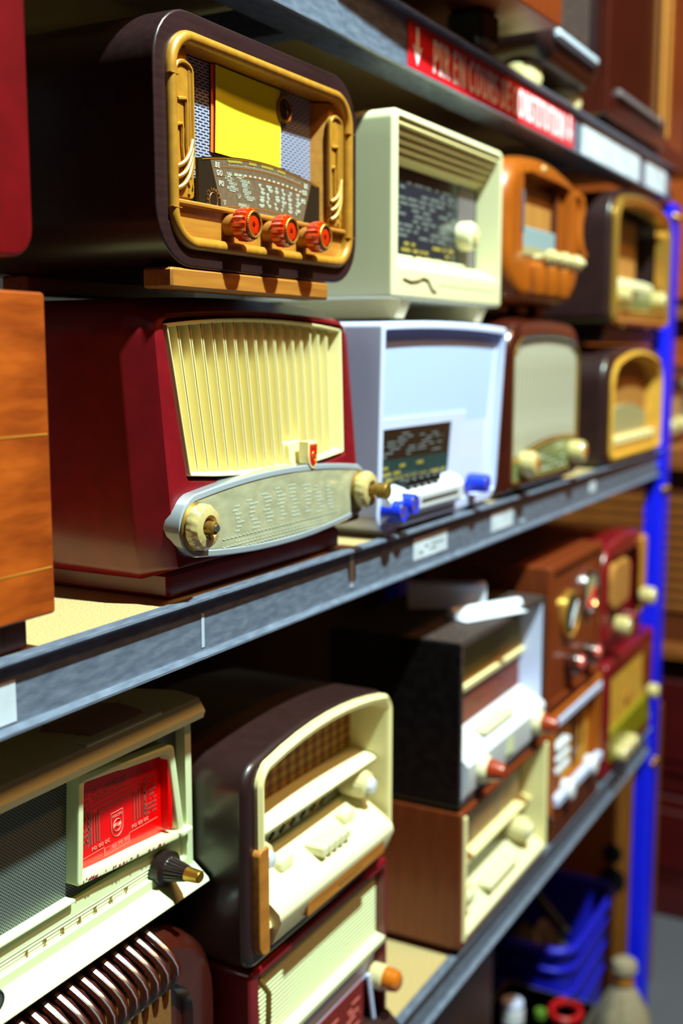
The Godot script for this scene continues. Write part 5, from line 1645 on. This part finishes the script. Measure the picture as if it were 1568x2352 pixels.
func under_shelf() -> void:
	# blue basket: a tapered tub with a rolled rim, slotted sides
	var t := thing("basket", "bright blue plastic basket holding tools on the floor under the shelves", "basket", Vector3(2.45, 0.0, -0.258))
	t.scale = Vector3(1.22, 1.28, 1.1)
	var m := MB.new()
	var lo := []
	for q in [[0.86, 0.012], [0.88, 0.0], [0.99, 0.27], [1.0, 0.272], [0.965, 0.272], [0.955, 0.262], [0.845, 0.012]]:
		var l := PackedVector3Array()
		for v in rr(-0.15 * q[0], -0.13 * q[0], 0.15 * q[0], 0.13 * q[0], 0.045 * q[0], 6, 6):
			l.push_back(Vector3(v.x, q[1], v.y))
		lo.push_back(l)
	m.loft(lo)
	part(t, "tub", m, M.crate_blue)
	var path := []
	for v in rr(-0.153, -0.133, 0.153, 0.133, 0.047, 6, 6):
		path.push_back(Vector3(v.x, 0.272, v.y))
	part(t, "rim", MB.new().tube(path, 0.008, 8, true), M.crate_blue)
	for k in 3:
		path = []
		for v in rr(-0.15 + k * 0.003, -0.13 + k * 0.003, 0.15 - k * 0.003, 0.13 - k * 0.003, 0.046, 6, 6):
			path.push_back(Vector3(v.x, 0.235 - k * 0.05, v.y))
		part(t, "band", MB.new().tube(path, 0.005, 6, true), M.crate_blue)
	t = thing("hammer", "dark handled hammer lying in the blue basket", "hammer", Vector3(2.44, 0.315, -0.24), 30.0)
	part(t, "handle", MB.new().tube([Vector3(-0.06, 0.0, 0.05), Vector3(0.0, 0.05, 0.0), Vector3(0.05, 0.095, -0.03)], 0.012, 8), M.black_plastic)
	part(t, "head", MB.new().box(Vector3(0.06, 0.1, -0.035), Vector3(0.035, 0.035, 0.09), 0.006), M.tool_grey)
	t = thing("bundle", "greyish brown cloth bundle filling the blue basket", "cloth", Vector3(2.45, 0.017, -0.258))
	t.scale = Vector3(1.15, 1.3, 1.05)
	var blob := MB.new()
	var loops := []
	for j in 7:
		var f := j / 6.0
		var l := PackedVector3Array()
		for i in 20:
			var a := TAU * i / 20
			var r := (1.0 - 0.75 * f * f) * (1.0 + 0.1 * sin(a * 5 + f * 4))
			l.push_back(Vector3(cos(a) * 0.115 * r, 0.09 + 0.12 * f + 0.012 * sin(a * 3), sin(a) * 0.095 * r))
		loops.push_back(l)
	blob.loft(loops)
	part(t, "cloth", blob, M.tool_grey)
	bx(t, "lower_fold", M.tool_grey, Vector3(0, 0.05, 0), Vector3(0.17, 0.1, 0.13), 0.02)
	t = thing("sack", "pale canvas sack tied at the neck beside the blue basket", "sack", Vector3(2.355, 0.0, -0.018))
	t.scale = Vector3(1.2, 1.0, 1.2)
	part(t, "bag", MB.new().lathe(Vector3.ZERO, [Vector2(0.04, 0), Vector2(0.056, 0.02), Vector2(0.058, 0.12), Vector2(0.045, 0.2), Vector2(0.022, 0.25), Vector2(0.014, 0.265), Vector2(0.0004, 0.266)], 18, Basis(Vector3.RIGHT, Vector3.FORWARD, Vector3.UP), 7, 0.004, 1, 4), M.canvas)
	part(t, "tie", MB.new().lathe(Vector3(0, 0.262, 0), [Vector2(0.016, 0), Vector2(0.02, 0.008), Vector2(0.018, 0.025), Vector2(0.0004, 0.026)], 14, Basis(Vector3.RIGHT, Vector3.FORWARD, Vector3.UP)), M.plinth_wood)
	part(t, "knot", MB.new().lathe(Vector3(0, 0.287, 0), [Vector2(0.014, 0), Vector2(0.024, 0.012), Vector2(0.022, 0.03), Vector2(0.01, 0.04), Vector2(0.0004, 0.041)], 14, Basis(Vector3.RIGHT, Vector3.FORWARD, Vector3.UP)), M.canvas)
	t = thing("speaker_cabinet", "amber plywood speaker cabinet with two dark round holes", "speaker", Vector3(2.785, 0.0, -0.215))
	part(t, "body", MB.new().box(Vector3(0, 0.38, 0), Vector3(0.16, 0.76, 0.29), 0.004), M.plywood)
	for q in [[0.4, 0.024], [0.33, 0.034]]:
		part(t, "driver", MB.new().lathe(Vector3(-0.08, q[0], 0.072), [Vector2(q[1], -0.002), Vector2(q[1], 0.003), Vector2(q[1] * 0.85, 0.004), Vector2(q[1] * 0.3, 0.001), Vector2(0.0004, 0.003)], 20, Basis(Vector3.BACK, Vector3.UP, Vector3.LEFT)), M.black_plastic)
	t = thing("storage_box", "dark navy storage box standing behind the blue basket", "box", Vector3(2.25, 0.0, -0.52))
	part(t, "body", MB.new().box(Vector3(0, 0.2, 0), Vector3(0.3, 0.4, 0.2), 0.006), M.navy)
	part(t, "lid", MB.new().box(Vector3(0, 0.408, 0), Vector3(0.31, 0.018, 0.21), 0.004), M.navy)
	t = thing("tin_box", "grey brown metal box standing under the lower shelf", "box", Vector3(1.82, 0.0, -0.34))
	part(t, "body", MB.new().box(Vector3(0, 0.25, 0), Vector3(0.36, 0.5, 0.3), 0.006), M.tin_grey)
	part(t, "lid", MB.new().box(Vector3(0, 0.508, 0), Vector3(0.37, 0.02, 0.31), 0.005), M.tin_grey)
	t = thing("cable_coil", "red cable coil lying on the brown box beside the blue basket", "cable", Vector3(2.148, 0.2805, -0.085))
	var coil := []
	for i in 40:
		var a := TAU * i / 20
		coil.push_back(Vector3(cos(a) * 0.035, 0.006 + i * 0.0002, sin(a) * 0.03))
	part(t, "cable", MB.new().tube(coil, 0.006, 6), M.cable_red)


func odds_and_ends() -> void:
	var t := thing("low_box", "dull brown box on the floor between the metal box and the blue basket", "box", Vector3(2.125, 0.0, -0.14))
	part(t, "body", MB.new().box(Vector3(0, 0.14, 0), Vector3(0.19, 0.28, 0.2), 0.004), M.tool_grey)
	bx(t, "lid", M.tool_grey, Vector3(0, 0.255, 0.0), Vector3(0.196, 0.05, 0.206), 0.003)
	t = thing("jar", "white lidded jar on the brown box beside the blue basket", "jar", Vector3(2.075, 0.2805, -0.175))
	var up := Basis(Vector3.RIGHT, Vector3.FORWARD, Vector3.UP)
	part(t, "pot", MB.new().lathe(Vector3.ZERO, [Vector2(0.02, 0), Vector2(0.024, 0.004), Vector2(0.024, 0.03), Vector2(0.02, 0.036), Vector2(0.0004, 0.036)], 18, up), M.white_plastic)
	part(t, "lid", MB.new().lathe(Vector3(0, 0.036, 0), [Vector2(0.022, 0), Vector2(0.022, 0.01), Vector2(0.02, 0.012), Vector2(0.0004, 0.012)], 18, up), M.lavender)
	t = thing("cap", "small green bottle cap on the brown box beside the blue basket", "cap", Vector3(2.12, 0.2805, -0.13))
	part(t, "shell", MB.new().lathe(Vector3.ZERO, [Vector2(0.012, 0), Vector2(0.0125, 0.012), Vector2(0.011, 0.015), Vector2(0.0004, 0.015)], 16, up), M.green_plastic)


func background() -> void:
	# tall wooden cabinet that closes the end of the row, its front turned to the camera
	var t := thing("wall_cabinet", "tall dark red and oak cabinet with slatted doors past the blue post", "cabinet", Vector3(3.44, 0.0, 0.1))
	var x := -0.22
	part(t, "carcass", MB.new().box(Vector3(0.02, 1.15, 0), Vector3(0.4, 2.3, 1.3), 0.004), M.cherry)
	bx(t, "kick_board", M.cherry, Vector3(x + 0.012, 0.055, 0), Vector3(0.024, 0.11, 1.28), 0.004)
	for k in 4:
		var z := -0.48 + k * 0.32
		var d := bx(t, "door", M.cherry, Vector3(x + 0.01, 0.24, z), Vector3(0.03, 0.26, 0.3), 0.004)
		bx(d, "door_panel", M.cherry, Vector3(x - 0.008, 0.24, z), Vector3(0.012, 0.18, 0.2), 0.005)
		var d2 := bx(t, "drawer", M.cherry, Vector3(x + 0.01, 0.6, z), Vector3(0.03, 0.32, 0.3), 0.004)
		bx(d2, "drawer_panel", M.cherry, Vector3(x - 0.008, 0.6, z), Vector3(0.012, 0.24, 0.22), 0.005)
	bx(t, "rail", M.cherry, Vector3(x + 0.016, 0.405, 0), Vector3(0.02, 0.05, 1.28), 0.0)
	bx(t, "shelf_edge", M.oak, Vector3(x - 0.02, 0.81, 0), Vector3(0.08, 0.035, 1.3), 0.004)
	for i in 11:
		bx(t, "slat", M.oak, Vector3(x - 0.004, 0.93 + i * 0.03, 0), Vector3(0.022, 0.021, 1.24), 0.004)
	bx(t, "back_board", M.walnut, Vector3(x + 0.004, 1.07, 0), Vector3(0.012, 0.5, 1.26), 0.0)
	bx(t, "shelf_edge", M.oak, Vector3(x - 0.02, 1.345, 0), Vector3(0.08, 0.04, 1.3), 0.004)
	bx(t, "shelf_edge", M.oak, Vector3(x - 0.02, 1.75, 0), Vector3(0.08, 0.035, 1.3), 0.004)
	bx(t, "upper_panel", M.orange_wood, Vector3(x + 0.004, 1.56, 0), Vector3(0.012, 0.36, 1.26), 0.0)
	bx(t, "upper_panel", M.orange_wood, Vector3(x + 0.004, 2.0, 0), Vector3(0.012, 0.42, 1.26), 0.0)
	# small set at the end, past the post
	t = thing("radio", "small dark radio with silver frame just past the blue post", "radio", Vector3(2.675, 1.4405, -0.02))
	part(t, "body", shell(arch(rr(-0.12, 0.003, 0.12, 0.165, [0.02, 0.02, 0.035, 0.035], 6, 8), 0.1, 0.012), 0.16, rr(-0.1, 0.02, 0.1, 0.15, 0.025, 6, 8), 0.025, 0.006), M.bakelite_dark)
	part(t, "frame", rim(rr(-0.1, 0.02, 0.1, 0.15, 0.025, 6, 8), [Vector2(-0.006, -0.001), Vector2(-0.004, 0.005), Vector2(0.003, 0.004), Vector2(0.005, -0.02), Vector2(-0.002, -0.02)]), M.chrome)
	bx(t, "grille_cloth", M.tan_cloth, Vector3(0, 0.095, -0.022), Vector3(0.19, 0.1, 0.004), 0.0)
	for px in [-0.06, 0.06]:
		round_knob(t, Vector3(px, 0.04, -0.02), 0.016, 0.03, M.clear_knob, "pearly knob")
	bx(t, "base", M.black_plastic, Vector3(0, 0.0025, -0.08), Vector3(0.2, 0.005, 0.12), 0.001)
	t = thing("bracket_shelf", "short oak bracket shelf past the blue post", "shelf", Vector3(2.675, 1.4215, -0.1))
	part(t, "board", MB.new().box(Vector3(0.0, 0.009, 0), Vector3(0.27, 0.018, 0.24), 0.003), M.oak)
	for xx in [-0.1, 0.1]:
		bx(t, "bracket", M.brass_dull, Vector3(xx, -0.03, -0.09), Vector3(0.02, 0.07, 0.02), 0.002)
